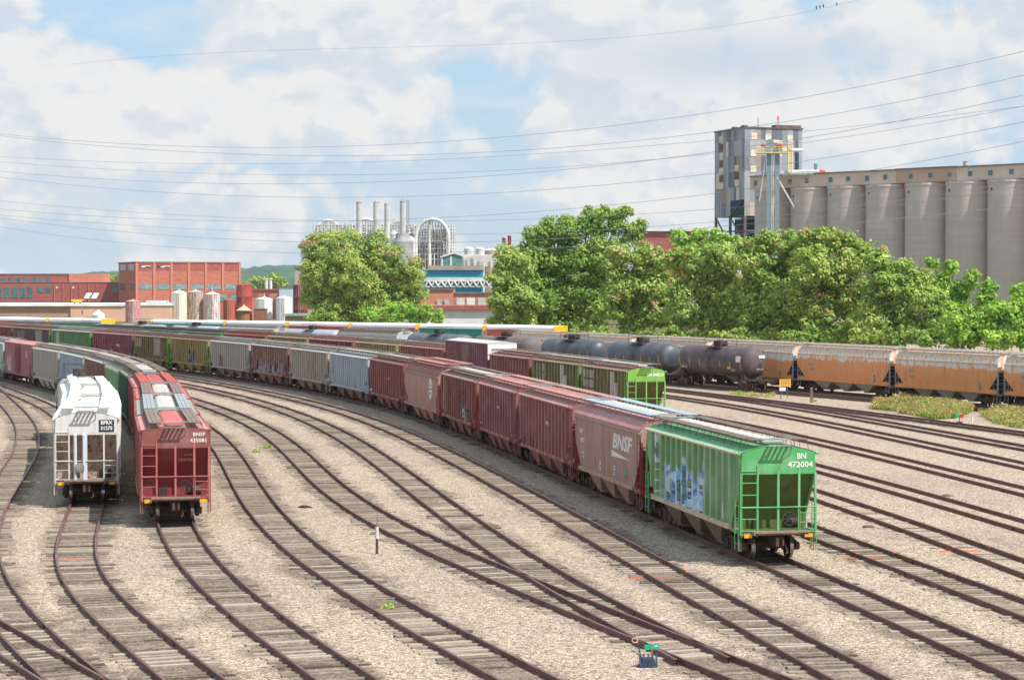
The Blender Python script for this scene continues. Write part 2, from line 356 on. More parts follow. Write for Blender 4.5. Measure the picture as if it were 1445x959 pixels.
def build_track(key, d0=None, d1=None, shiny=False, tie_far=280, skip=.1, cover=0.0, marks=(), rd=(None, None), dirty=True):
    tr = T[key]; rnd = random.Random(hash(key) % 1000 if len(key) < 0 else sum(map(ord, key)) * 13)
    a0 = tr.arc(d0) if d0 else 0.0; a1 = tr.arc(d1) if d1 else tr.s[-1]
    root = structure(bpy.data.objects.new('railway_track', None)); COL.objects.link(root)
    for off, rdd in ((-.755, rd[0]), (.755, rd[1])):
        ar = tr.arc(rdd) if rdd else a0
        b = MB(); sweep(b, offline(tr, ar, a1, off), RAILSEC, 6)
        a = ar + rnd.random() * 10
        while a < min(a1, a0 + 190):      # joint bars every rail length
            for p, t in offline(tr, a, a + .7, off, 1.0)[:1]:
                for sgn in (-1, 1):
                    q = [(p[0] + t[1] * sgn * u + t[0] * w, p[1] - t[0] * sgn * u + t[1] * w) for u, w in ((.021, 0), (.066, 0), (.066, .7), (.021, .7))]
                    if sgn < 0: q = q[::-1]
                    b.prism_z(q, .035, .125)
            a += 11.9
        o = b.build('rail', [RAILM, SHINY if shiny else RAILTOP], root)
    b = MB(); a = a0 + .3
    while a < min(a1, a0 + tie_far) - .3:
        if rnd.random() > skip:
            p = tr.at(a); t = tr.tan(a); w = rnd.uniform(.10, .125); hl = rnd.uniform(1.2, 1.34); sh = rnd.uniform(-.14, .14); z = rnd.triangular(-.03, .065, .03) - cover
            sk = rnd.gauss(0, .03); tx, ty = t[0] + sk * t[1], t[1] - sk * t[0]
            q = [(p[0] + ty * u + tx * v, p[1] - tx * u + ty * v) for u, v in ((-hl + sh, -w), (hl + sh, -w), (hl + sh, w), (-hl + sh, w))]
            if z > .004: b.prism_z(q, -.12, z)
        a += .52 + rnd.uniform(-.03, .03)
    so = b.build('sleepers', TIEM, root); so['kind'] = 'stuff'
    BZ[0] += .0013; rows = []
    for (p, t) in offline(tr, a0, min(a1, a0 + 330), 0, 2.0): rows.append([(p[0] + t[1] * u, p[1] - t[0] * u, .004 + BZ[0]) for u in (-2.1, -1.0, 0, 1.0, 2.1)])
    b = MB(); b.grid(rows if dirty else rows[:2]); me = b.mesh('fouled_ballast', BALM); at = me.attributes.new('across', 'FLOAT', 'POINT'); at.data.foreach_set('value', [1.0, .45, 0, .45, 1.0] * (len(rows) if dirty else 2)); bo = link('fouled_ballast', me, root); bo['kind'] = 'stuff'
    for (d, l) in marks:      # orange clearance paint on rails and sleeper
        b = MB(); aa = tr.arc(d)
        for off in (-.755, .755):
            p, t = offline(tr, aa, aa + .12, off, .05)[0]
            sec = [(-.045, .115), (.045, .115), (.045, RZ + .006), (-.045, RZ + .006)]
            ln = offline(tr, aa, aa + .16, off, .08); rows = [[(pp[0] + tt[1] * u, pp[1] - tt[0] * u, w) for u, w in sec] for pp, tt in ln]
            b.grid(rows, 0, True); b.add(rows[0], [(0, 1, 2, 3)]); b.add(rows[-1], [(3, 2, 1, 0)])
        p = tr.at(aa); t = tr.tan(aa)
        for u0, u1 in ((-1.35, -.85), (-.65, .3 * l), ):
            q = [(p[0] + t[1] * u + t[0] * w, p[1] - t[0] * u + t[1] * w) for u, w in ((u0, 0), (u1, 0), (u1, .05), (u0, .05))]
            b.prism_z(q, .0, .045)
        b.build('paint_mark', ORANGE, root)
    return root
def merge(a, b): return min(d for d in np.arange(57, 90, .25) if abs(T[a].X(d) - T[b].X(d)) > .10)
for k in ('A', 'D', '3', 'L'): build_track(k, skip=.06)
build_track('1', skip=.06, marks=[(79.0, 1)])
build_track('4', skip=.06, marks=[(95.0, -1)]); build_track('5', d0=66.5, skip=.08, rd=(merge('5', '4'),) * 2); build_track('6', skip=.1, marks=[(74.3, 1)])
build_track('M', skip=.08)
build_track('R1', marks=[(79.7, 1)]); build_track('R2', marks=[(81.6, 1)], cover=.02, dirty=False)
for k in ('B', 'R4'): build_track(k, skip=.3, cover=.045, dirty=False)
build_track('R5', shiny=True, skip=.3, cover=.045, dirty=False); build_track('R6', shiny=True, skip=.3, cover=.045, dirty=False); build_track('R7', skip=.2, cover=.02, d1=max(d for d in np.arange(150, 212, .5) if abs(T['R7'].X(d) - T['R6'].X(d)) > .12))
for k in ('T', 'O', 'W'): build_track(k, skip=.3, tie_far=180, cover=.015)
# ---- rolling stock. Local frame: +x towards the bridge, -y the side the photograph shows, z = 0 on the rail head
DARK = paint('underframe_black', (58, 48, 44), (92, 74, 60), .5, .3, .2, .7)
TRUCKM = paint('truck_steel', (72, 56, 50), (96, 74, 58), .5, .5, .2, .75)
WHEELM = simple('wheel_steel', (92, 64, 50), (62, 46, 42), 3, .6, .4); TREAD = simple('polished_tread', (196, 190, 186), (150, 140, 134), 3, .22, .9)
SPRINGM = simple('spring_steel', (70, 54, 46), (50, 40, 36), 4, .7, .3)
YELLOW = simple('reflector_yellow', (244, 178, 34), (226, 152, 30), 4, .5); WHITE = simple('lettering_white', (232, 226, 220), (206, 196, 190), 5, .6, lo=.5, hi=.8)
STEEL = simple('galvanised_steel', (176, 176, 176), (136, 126, 118), 2, .45, .55)
RUSTG = paint('rusty_grey_platform', (140, 120, 106), (92, 74, 64), .5, .3, .2, .75)
GRATE = simple('weathered_running_board', (132, 116, 104), (104, 84, 72), 2.2, .7, .25)
def wheel_mesh():
    b = MB(); b.lathe([(.085, -.09), (.085, .05), (.30, .03), (.37, -.02), (.37, -.06)], 20, 'y'); b.lathe([(.37, -.06), (.37, -.065), (.452, -.07), (.452, .035), (.485, .05), (.485, .075), (.40, .075), (.40, .05)], 28, 'y')
    n0 = 5 * 20; me = b.mesh('wheel', [WHEELM, TREAD], 40)
    for p in me.polygons:
        if all(math.hypot(me.vertices[i].co.x, me.vertices[i].co.z) > .449 for i in p.vertices): p.material_index = 1
    return me
WHEEL = wheel_mesh()
def sideframe_mesh():
    b = MB(); y0, y1 = -.09, .09
    b.prism_y([(-1.2, .36), (-1.02, .34), (-.62, .36), (-.42, .16), (.42, .16), (.62, .36), (1.02, .34), (1.2, .36), (1.2, .56), (1.0, .66), (.42, .72), (-.42, .72), (-1.0, .66), (-1.2, .56)], y0 + .03, y1 - .03)
    b.prism_y([(-.42, .16), (.42, .16), (.40, .24), (-.40, .24)], y0, y1); b.prism_y([(-.98, .62), (.98, .62), (.42, .74), (-.42, .74)], y0 - .005, y1 + .005)
    for s in (-1, 1):
        b.lathe([(.155, -.14), (.155, .16), (.10, .18)], 14, 'y', (s * .89, 0, .46))
        b.box(s * .62 - .02, s * .62 + .02, y0, y1, .28, .62)
    return b.mesh('side_frame', TRUCKM, 40)
SIDEF = sideframe_mesh()
def spring_mesh():
    b = MB()
    for i in (-.2, 0, .2):
        for k in range(5): b.lathe([(.085, .25 + k * .055), (.092, .265 + k * .055), (.085, .28 + k * .055)], 10, 'z', (i, 0, 0))
    return b.mesh('spring_group', SPRINGM, 60)
SPRING = spring_mesh()
def truck_mesh():
    b = MB(); b.box(-.2, .2, -1.12, 1.12, .5, .74); b.lathe([(.3, .74), (.3, .80)], 16)
    for s in (-1, 1):
        b.lathe([(.085, -1.05), (.085, 1.05)], 12, 'y', (s * .89, 0, .46)); b.box(s * .33 - .05, s * .33 + .05, -.8, .8, .34, .46)
        for t in (-1, 1): b.box(s * .40, s * .44, t * .75 - .07, t * .75 + .07, .30, .56)
    return b.mesh('truck', TRUCKM, 40)
TRUCK = truck_mesh()
def coupler_mesh():
    b = MB(); b.box(-.9, .0, -.08, .08, .62, .78); b.box(-.3, .02, -.14, .14, .56, .84)
    b.prism_z([(0, -.15), (.26, -.17), (.28, -.06), (.10, -.02), (.12, .08), (.24, .10), (.22, .17), (0, .16)], .54, .86)
    b.box(-.52, -.4, -.22, .22, .5, .92); b.tube((-.06, .3, .62), (.12, .34, .30), .03); b.tube((.12, .34, .30), (.30, .22, .26), .03)
    b.tube((-.3, 0, .56), (-.3, -1.3, .62), .02); b.tube((-.3, -1.3, .62), (-.2, -1.36, .40), .02)
    return b.mesh('coupler', TRUCKM, 40)
COUP = coupler_mesh()
def running_gear(root, half, tc):
    for s in (1, -1):
        t = link('truck', TRUCK, root); t.location = (s * tc, 0, 0); t.scale = (1, 1 / root.scale.y, 1)
        for i in (-1, 1):
            f = link('side_frame', SIDEF, t); f.location = (0, i * 1.0, 0)
            sp = link('spring_group', SPRING, t); sp.location = (0, i * 1.0, 0)
            for j in (-1, 1):
                w = link('wheel', WHEEL, t); w.location = (j * .89, i * .755, .46); w.scale = (1, -i, 1)
        c = link('coupler', COUP, root); c.location = (s * half, 0, .08); c.rotation_euler = (0, 0, 0 if s > 0 else math.pi)
def place(name, label, cat, tr, a0, a1, tc, group):
    am = (a0 + a1) / 2; tr = T[tr]; p = tr.at(am - tc); q = tr.at(am + tc)
    x, y = (p[0] + q[0]) / 2, (p[1] + q[1]) / 2
    r = thing(name, label, cat, (x, y, RZ), math.atan2(p[1] - q[1], p[0] - q[0]), group); r.scale = (1, .94, 1); return r
def ladder(b, x, y, z0, z1, wx, wy, n, r=.015, rail=True):
    # rungs between (x,y) and (x+wx,y+wy)
    for i in range(n):
        z = z0 + (z1 - z0) * (i + .5) / n; b.tube((x, y, z), (x + wx, y + wy, z), r, 4)
    if rail:
        for (px, py) in ((x, y), (x + wx, y + wy)): b.tube((px, py, z0), (px, py, z1), r * 1.5, 4)
SECT = {
    'rib': ([(1.52, 1.28), (1.52, 3.1), (1.52, 4.05)], [(1.60, 4.06), (1.2, 4.2), (.7, 4.30), (0, 4.34)], 4.05),
    'smooth': ([(1.56, 1.28), (1.60, 2.4), (1.60, 3.6), (1.60, 3.78)], [(1.63, 3.79), (1.64, 3.90), (1.30, 4.22), (.7, 4.33), (0, 4.36)], 3.78),
    'acf': ([(1.50, 1.05), (1.52, 1.50), (1.60, 2.1), (1.64, 2.7), (1.62, 3.3), (1.55, 3.7)], [(1.57, 3.71), (1.44, 3.98), (1.2, 4.22), (.8, 4.38), (.4, 4.45), (0, 4.47)], 3.7),
}
def hopper(style, tr, a0, a1, label, side, roof=None, hatch=None, board=None, slope=None, frame=None, group=None, ribs=True, nrib=None, bay=None, chord=None, detail=True, flat=False, ribframe=False):
    half = (a1 - a0) / 2 - .42; L = 2 * half; tc = half - 2.0
    roof = roof or side; hatch = hatch or roof; board = board or GRATE; slope = slope or side; frame = frame or side; bay = bay or side
    root = place('covered_hopper', label, 'hopper car', tr, a0, a1, tc, group)
    low, up, e = SECT[style]; cut = 1.3
    if flat: up = [(1.60, 4.06), (1.2, 4.11), (.7, 4.15), (0, 4.17)]
    def hl(z):
        if style == 'acf':
            if z < 1.45: return half - .15
            if z < 1.6: return half - cut * (z - 1.45) / .15 if False else half - cut
        k = (e - 1.0 - z) / (e - 1.0 - 1.28); return half - .02 - cut * min(1, max(0, k))
    # body: both side sheets with their posts, end caps, top chord and side sill
    b = MB(); us = [-1, -.97, -.8, -.6, -.4, -.2, 0, .2, .4, .6, .8, .97, 1]
    for sg in (1, -1):
        rows = []
        pts = low if style != 'acf' else [low[0], (low[1][0], 1.449), (low[1][0], 1.46)] + low[2:]
        for (y, z) in pts: rows.append([(u * hl(z), sg * y, z) for u in us])
        rows2 = [[(p[0], p[1] - sg * .05, p[2]) for p in r] for r in rows]
        if sg > 0: rows, rows2 = rows2, rows
        b.grid(rows); b.grid([r[::-1] for r in rows2])
        for k in (0, -1):      # close the sheet's end edges
            A = [r[k] for r in rows]; B = [r[k] for r in rows2]
            b.grid([A, B] if k == 0 else [B, A])
        if style == 'rib' and ribs:
            n = nrib or max(8, round((L - 2.2) / .82)); x0 = half - 1.15; rw = .14
            for i in range(n):
                x = -x0 + 2 * x0 * i / (n - 1); zb = 1.3
                if abs(x) > hl(1.28) - .06: zb = 1.3 + (abs(x) - hl(1.28) + .06) / cut * (e - 2.28)
                b.prism_z([(x - rw, sg * 1.518), (x + rw, sg * 1.518), (x + rw - .02, sg * 1.667), (x - rw + .02, sg * 1.667)][::sg], zb, e - .06)
        b.box(-half, half, sg * 1.54, sg * 1.675, e - .06, e + .02, 1 if chord else 0)
        xs = hl(1.28)
        b.box(-xs, xs, sg * 1.50, sg * 1.672, 1.12, 1.30, 1 if chord else 0)
        if style == 'smooth':
            n = int(L / .75)
            for i in range(n): b.prism_x([(sg * 1.30, 4.24), (sg * 1.62, 3.93), (sg * 1.60, 3.90), (sg * 1.26, 4.2)], -half + .3 + i * .75, -half + .36 + i * .75)
        if style == 'acf' and ribframe:
            n = int(L / .62)
            for i in range(n + 1):
                x = -half + .15 + (L - .3) * i / n
                b.path([(x, sg * 1.56, 3.74), (x, sg * 1.42, 4.05), (x, sg * 1.05, 4.36)], .035, 4)
        for s2 in (1, -1): b.box(s2 * (half - 1.6), s2 * half, sg * 1.38, sg * 1.50, 1.03, 1.18)
    for s in (1, -1):      # end caps
        zc = e - .72; pts = [(-y, z) for y, z in low if z > zc][::-1]
        ring = [(-1.55, zc), (1.55, zc)] + [(y - .02, z) for y, z in low if z > zc] + [(y - .02, z - .02) for y, z in up] + [(-y + .02, z - .02) for y, z in up[::-1][1:]] + [(-y + .02, z) for y, z in low[::-1] if z > zc]
        b.prism_x(ring, s * half - .04, s * half)
        b.box(s * half - .10, s * half, -1.56, 1.56, zc - .05, zc + .02)
    body = b.build('body', [side, chord or side], root, 30)
    # end slope sheets and the trough of the body
    b = MB(); zc = e - .72; xi = half - .05
    b.prism_y([(-xi, zc), (-xi + .95, 2.0), (-xi + .95, 1.16), (xi - .95, 1.16), (xi - .95, 2.0), (xi, zc), (xi, e - .05), (-xi, e - .05)], -1.5, 1.5)
    for s in (1, -1):
        b.box(s * (half - .98), s * half, -1.5, 1.5, 1.09, 1.155)
    b.build('slope_sheet', slope, root)
    # roof with hatch covers and running boards
    b = MB(); prof = [(y, z) for y, z in up] + [(-y, z) for y, z in up[::-1][1:]]
    xs = [-half] + [-half + L * i / 6 for i in range(1, 6)] + [half]
    b.grid([[(x, y, z) for x in xs] for y, z in prof])
    b.grid([[(x, y, z - .03) for x in xs[::-1]] for y, z in prof])
    zt = up[-1][1]
    b.box(-half + .7, half - .7, -.36, .36, zt - .02, zt + .07)
    rf = b.build('roof', roof, root, 30)
    nh = 4
    for i in range(nh):
        hx0 = -half + .85 + (L - 1.7) * i / nh; hx1 = hx0 + (L - 1.7) / nh - .07; b = MB()
        b.prism_x([(-.40, zt + .06), (.40, zt + .06), (.40, zt + .12), (.28, zt + .17), (-.28, zt + .17), (-.40, zt + .12)], hx0, hx1)
        k = max(2, int((hx1 - hx0) / .6))
        for j in range(k):
            x = hx0 + (hx1 - hx0) * (j + .5) / k
            b.prism_x([(-.29, zt + .165), (.29, zt + .165), (.29, zt + .195), (-.29, zt + .195)], x - .03, x + .03)
            for sg in (-1, 1): b.box(x - .05, x + .05, sg * .40, sg * .47, zt + .03, zt + .15)
        b.build('hatch_cover', hatch, rf, 30)
    zb = zt + .20
    for sg in (-1, 1):
        b = MB(); y0, y1 = sg * .62, sg * 1.22
        for i in range(3):
            yy0 = y0 + (y1 - y0) * i / 3; yy1 = y0 + (y1 - y0) * (i + .9) / 3; b.box(-half - .05, half + .05, yy0, yy1, zb, zb + .03)
        n = int(L / 1.0)
        for i in range(n + 1):
            x = -half + .1 + (L - .2) * i / n
            b.tube((x, sg * 1.18, zb), (x, sg * 1.28, up[1][1] if style == 'rib' else up[2][1]), .014, 4); b.tube((x, sg * .66, zb), (x, sg * .7, zt - .05), .014, 4)
            b.box(x - .02, x + .02, y0, y1, zb - .03, zb)
        if detail and style == 'rib': b.tube((-half, sg * 1.24, zb - .08), (half, sg * 1.24, zb - .08), .012, 4)
        b.build('running_board', board, rf)
    for s in (1, -1):
        b = MB()
        for i in range(4): b.box(s * (half - .12 - i * .17), s * (half - .12 - i * .17 - .13), -.6, .6, zb, zb + .028)
        for i in range(5): b.box(s * (half + .02), s * (half + .36), -.46 + i * .2, -.36 + i * .2, zt + .02, zt + .05)
        b.box(s * (half + .33), s * (half + .37), -.5, .5, zt, zt + .06)
        for sg in (-1, 1): b.tube((s * (half + .3), sg * .45, zt + .01), (s * half, sg * .45, zt - .35), .02, 4)
        b.build('roof_platform', STEEL, rf)
    # end posts, rails and ladders
    for s in (1, -1):
        b = MB(); x = s * (half - .03)
        for y in (-.86, 0.0, .86): b.box(x - .04, x + .04, y - .042, y + .042, 1.16, zc + (.05 if y == 0 else .30))
        for y in (-1.53, 1.53): b.box(x - .05, x + .05, y - .04, y + .04, 1.02, zc)
        b.tube((x + s * .07, -1.53, 2.05), (x + s * .07, 1.53, 2.05), .022, 5)
        b.build('end_frame', frame, root)
        b = MB(); ladder(b, x + s * .05, -1.52, .95, zc + .3, 0, .64, 6)
        b.build('ladder', frame, root)
        b = MB(); ladder(b, x + s * .05, .88, .95, 2.0, 0, .64, 3); b.build('ladder', frame, root)
        for sg in (-1, 1):
            b = MB(); ladder(b, x - s * .55, sg * 1.60, .45, zc + .9 if sg == -s else 2.2, s * .5, 0, 8 if sg == -s else 4); b.build('ladder', frame, root)
        b = MB()
        for i in range(4): b.box(s * (half + .06 + i * .085), s * (half + .06 + i * .085 + .06), -1.1, 1.1, 1.13, 1.17)
        b.box(s * half, s * (half + .42), -1.12, -1.08, 1.05, 1.14); b.box(s * half, s * (half + .42), 1.08, 1.12, 1.05, 1.14); b.box(s * (half - .2), s * half, -1.49, 1.49, 1.0, 1.165)
        for sg in (-1, 1): b.path([(s * (half - .1), sg * 1.5, 1.05), (s * (half - .1), sg * 1.5, .42), (s * (half - .5), sg * 1.5, .42), (s * (half - .5), sg * 1.5, 1.05)], .02, 4)
        b.build('end_platform', RUSTG, root)
    if detail:
        b = MB(); xb = half - 1.0
        b.lathe([(.16, -.3), (.19, -.25), (.19, .25), (.16, .3)], 12, 'y', (xb, .9, 1.38)); b.box(xb - .3, xb + .1, -.75, -.35, 1.16, 1.5)
        b.path([(xb, -.4, 1.3), (xb - .4, .2, 1.5), (xb, .8, 1.4)], .025, 5); b.build('brake_cylinder', DARK, root)
        b = MB(); c = (half + .10, .42, 1.62)
        for i in range(16):
            w0, w1 = 2 * math.pi * i / 16, 2 * math.pi * (i + 1) / 16
            b.tube((c[0], c[1] + .26 * math.cos(w0), c[2] + .26 * math.sin(w0)), (c[0], c[1] + .26 * math.cos(w1), c[2] + .26 * math.sin(w1)), .016, 4)
        for i in range(4): w = math.pi * i / 4; b.tube((c[0], c[1] - .25 * math.cos(w), c[2] - .25 * math.sin(w)), (c[0], c[1] + .25 * math.cos(w), c[2] + .25 * math.sin(w)), .012, 4)
        b.build('brake_wheel', DARK, root)
    # discharge bays and centre sill
    bl = (L - 5.6) / 3
    for i in (-1, 0, 1):
        b = MB(); cx = i * (bl + .12); r0 = [(cx - bl / 2, -1.50, 1.12), (cx + bl / 2, -1.50, 1.12), (cx + bl / 2, 1.50, 1.12), (cx - bl / 2, 1.50, 1.12)]
        r1 = [(cx - .40, -1.18, .36), (cx + .40, -1.18, .36), (cx + .40, 1.18, .36), (cx - .40, 1.18, .36)]
        b.grid([r0, r1], 0, True); b.add(r1, [(3, 2, 1, 0)]); b.box(cx - .45, cx + .45, -1.1, 1.1, .26, .355); b.box(cx - .06, cx + .06, -1.25, 1.25, .36, .40)
        b.build('hopper_bay', bay, root)
    b = MB(); b.box(-half + .1, half - .1, -.2, .2, .72, .95)
    for sg in (-1, 1): b.tube((-half + 3, sg * .5, .6), (half - 3, sg * .5, .6), .03, 5)
    b.build('centre_sill', DARK, root)
    for k in range(6):
        x = -hl(1.28) + .6 + (2 * hl(1.28) - 1.2) * k / 5; b = MB(); b.box(x - .11, x + .11, -1.69, -1.672, 1.16, 1.30); b.build('reflector', YELLOW, root)
    for s in (-1, 1):
        b = MB(); b.box(half + .01, half + .03, s * 1.25 - .16, s * 1.25 + .16, .92, 1.06); b.build('reflector', YELLOW, root)
    running_gear(root, half, tc)
    root['half'] = half
    return root
def tank_car(tr, a0, a1, label, shell, group, dome=None, bars=True, R=1.5, zc=2.72, rail=STEEL):
    half = (a1 - a0) / 2 - .42; L = 2 * half; tc = half - 1.9
    root = place('tank_car', label, 'tank car', tr, a0, a1, tc, group)
    hb = half - .9; b = MB(); prof = [(.02, -hb)]
    for i in range(1, 8): w = math.pi / 2 * i / 7; prof.append((R * math.sin(w), -hb + .85 * (1 - math.cos(w))))
    rings = [R, R + .012, R + .012, R]; prof += [(R, -.35), (R + .02, -.34), (R + .02, .34), (R, .35)]
    prof += [(r, -h) for r, h in prof[7:0:-1]] + [(.02, hb)]
    b.lathe(prof, 40, 'x', (0, 0, zc)); tk = b.build('tank', shell, root, 50)
    zt = zc + R; b = MB(); b.lathe([(.36, zt - .06), (.36, zt + .34), (.42, zt + .36), (.42, zt + .48), (.2, zt + .54)], 16)
    for x in (-.7, .75): b.lathe([(.14, zt - .05), (.14, zt + .2), (.17, zt + .24)], 10, 'z', (x, 0, 0))
    b.box(-.75, .65, -.45, .45, zt + .02, zt + .55); b.build('manway', dome or DARK, tk, 40)
    b = MB()
    for sg in (-1, 1): b.box(-1.4, 1.4, sg * .62, sg * 1.15, zt - .05, zt - .01)
    for x in (-1.4, 1.4):
        for y in (-1.12, 1.12): b.tube((x, y, zt - .05), (x, y, zt + .85), .025, 5)
        b.tube((x, -1.12, zt + .85), (x, 1.12, zt + .85), .022, 5)
    for y in (-1.12, 1.12):
        for z in (.45, .85): b.tube((-1.4, y, zt + z), (1.4, y, zt + z), .022, 5)
    b.build('walkway', DARK, root)
    b = MB(); ladder(b, -.25, -R - .08, .7, zt - .2, .5, 0, 9); b.tube((-.25, -R - .08, zt - .2), (-.25, -1.0, zt), .02, 4); b.tube((.25, -R - .08, zt - .2), (.25, -1.0, zt), .02, 4); b.build('ladder', DARK, root)
    b = MB()
    for s in (1, -1):
        b.box(s * (half - 2.6), s * half, -.3, .3, .7, 1.0); b.box(s * (half - 1.1), s * (half - .02), -1.45, 1.45, .92, 1.0)
        b.prism_x([(-1.1, 1.0), (1.1, 1.0), (1.25, zc - .75), (.8, zc - 1.28), (0, zc - R), (-.8, zc - 1.28), (-1.25, zc - .75)], s * (tc - .35), s * (tc + .35))
        for sg in (-1, 1):
            b.path([(s * (half - .12), sg * 1.4, 1.0), (s * (half - .12), sg * 1.4, 1.95), (s * (half - 1.5), sg * 1.45, 1.95)], .022, 5); b.box(s * (half - .5), s * (half - .05), sg * 1.35, sg * 1.45, .38, .42)
            b.tube((s * (half - .06), sg * 1.4, .95), (s * (half - .06), sg * 1.4, .38), .022, 4)
        b.tube((s * (half - .12), -1.4, 1.95), (s * (half - .12), 1.4, 1.95), .022, 5)
    b.build('underframe', DARK, root)
    if bars:
        for i in range(7):
            x = -hb + .95 + (2 * hb - 1.9) * i / 6; b = MB(); w = .52 if i in (0, 6) else .30
            for k in range(3):
                z = -.25 + w * 2.2 * (k / 3 - .5); z2 = z + w * .72; f = lambda q: -math.sqrt(R * R - q * q) - .012
                b.add([(x - .05, f(z), zc + z), (x + .05, f(z), zc + z), (x + .05, f(z2), zc + z2), (x - .05, f(z2), zc + z2)], [(0, 1, 2, 3)])
            b.build('reflector', YELLOW, root)
    running_gear(root, half, tc); root['half'] = half
    return root
def box_car(tr, a0, a1, label, side, roof, group, e=4.5, door=None, ribs=True, endm=None, capend=None, round_top=0.0, name='boxcar', band=None):
    half = (a1 - a0) / 2 - .42; L = 2 * half; tc = half - 2.1
    root = place(name, label, 'boxcar', tr, a0, a1, tc, group)
    zs = e - round_top
    b = MB(); b.box(-half, half, -1.48, 1.48, 1.05, zs)
    for sg in (-1, 1):
        b.box(-half, half, sg * 1.48, sg * 1.56, .95, 1.15); b.box(-half, half, sg * 1.48, sg * 1.57, zs - .1, zs + .004)
        if ribs:
            n = int(L / .62); n += n % 2
            for i in range(n + 1):
                x = -half + .05 + (L - .1) * i / n
                if abs(x) > 1.5: b.box(x - .045, x + .045, sg * 1.48, sg * 1.555, 1.15, zs - .1)
            b.box(-half, -1.5, sg * 1.48, sg * 1.545, 2.6, 2.68); b.box(1.5, half, sg * 1.48, sg * 1.545, 2.6, 2.68)
    b.build('body', side, root)
    for sg in (-1, 1):
        b = MB(); b.box(-1.35, 1.35, sg * 1.50, sg * 1.60, 1.2, zs - .25)
        for i in range(9): b.box(-1.2 + i * .3 - .04, -1.2 + i * .3 + .04, sg * 1.60, sg * 1.63, 1.25, zs - .3)
        b.box(.9, .95, sg * 1.63, sg * 1.68, 1.3, 3.6); b.build('door', door or side, root)
    b = MB(); n = int(L / 1.1)
    if round_top:
        prof = [(1.50, zs + .003), (1.48, zs + round_top * .55), (1.25, zs + round_top * .85), (.7, e), (-.7, e), (-1.25, zs + round_top * .85), (-1.48, zs + round_top * .55), (-1.50, zs + .003)]
        b.prism_x(prof, -half, half)
    else:
        b.prism_x([(1.58, zs + .006), (1.58, zs + .06), (0, zs + .22), (-1.58, zs + .06), (-1.58, zs + .006)], -half, half)
        for i in range(n + 1): x = -half + .05 + (L - .1) * i / n; b.prism_x([(1.56, zs + .05), (0, zs + .26), (-1.56, zs + .05)], x - .03, x + .03)
    b.build('roof', roof, root)
    for s in (1, -1):
        b = MB(); b.box(s * half, s * (half + .05), -1.5, 1.5, 1.0, zs - .04)
        for i in range(6): z = 1.35 + i * (zs - 1.6) / 6; b.prism_y([(s * (half + .05), z), (s * (half + .12), z + .12), (s * (half + .05), z + .24)][::s], -1.4, 1.4)
        b.build('end_wall', endm or side, root)
        if capend:
            b = MB(); b.box(s * (half + .12), s * (half + .16), -1.52, 1.52, zs - .25, e - .04); b.build('end_cap', capend, root)
    b = MB(); b.box(-half + .1, half - .1, -.3, .3, .7, 1.05); ladder(b, half - .6, -1.6, .5, 2.4, .5, 0, 4); ladder(b, half + .14, -1.45, .5, zs - .3, 0, .5, 8); b.build('underframe', DARK, root)
    running_gear(root, half, tc); root['half'] = half
    return root
# ---- the trains
def arcs(k, xs, off=-1.6, z=RZ + 4.1): return [T[k].arc_at_px(x, off, z) for x in xs]
GREEN = (130, 168, 114); MAROON = (126, 66, 62); BROWN = (142, 88, 76)
G1 = [(46, 58, 104), (96, 172, 226), (150, 214, 244), (244, 246, 248), (84, 136, 204), (226, 238, 244)]
G2 = [(60, 50, 90), (196, 196, 206), (120, 100, 150), (226, 220, 222), (40, 36, 60)]
G3 = [(70, 74, 86), (190, 198, 206), (40, 44, 60), (214, 216, 220)]
RH = 'covered hoppers in the long curving train'; BH = 'covered hoppers in the train of olive and maroon cars'; DH = 'hopper cars in the train behind the red hopper'
W_ROOF = paint('chalky_white_roof', (196, 192, 186), (120, 100, 88), .35, .2, .2, .7)
PINK_ROOF = paint('faded_maroon_roof', (178, 130, 122), (110, 76, 64), .35, .2, .35, .7)
GREY_ROOF = paint('pale_grey_roof', (184, 180, 172), (120, 98, 84), .4, .25, .2, .7)
BLUE_ROOF = paint('pale_blue_grey_board', (160, 176, 184), (120, 112, 108), .3, .15, .2, .6)
aA = arcs('A', [1040, 905, 805, 726, 670, 617, 568, 517, 461, 405, 350, 292, 237, 186, 127, 70, 16])
aA[0] -= .35
def A(i): return 'A', aA[i] + .02, aA[i + 1] - .02
# the green hopper that ends the long train
h0 = (aA[1] - aA[0]) / 2 - .44
sd = paint('green_hopper_side', GREEN, (96, 112, 84), .35, .10, .55, .55, graf=[(-h0 + 2.9, h0 - 4.4, 1.3, 3.15, G1, 1)],
    patch=[(-h0 + 1.35, -h0 + 2.6, 2.75, 3.95, (226, 222, 226), .97), (-h0 + 1.35, -h0 + 2.6, 2.42, 2.48, (226, 226, 226), .95), (-h0 + 1.35, -h0 + 2.6, 1.95, 2.02, (226, 226, 226), .95), (-h0 + 1.35, -h0 + 2.6, 1.48, 1.55, (226, 226, 226), .95),
           (h0 - 2.15, h0 - 1.95, 1.45, 2.0, (214, 214, 208), .9), (h0 - 1.75, h0 - 1.5, 1.75, 2.1, (240, 160, 40), .95)])
gend = paint('green_hopper_end', (76, 166, 94), (96, 112, 62), .55, .15, .3, .55)
gs = paint('green_hopper_slope', (82, 106, 46), (96, 72, 58), .95, .3, .1, .75, rustc=(108, 82, 74))
cream = paint('cream_chord', (206, 190, 164), (140, 110, 90), .3, .2, .2, .6)
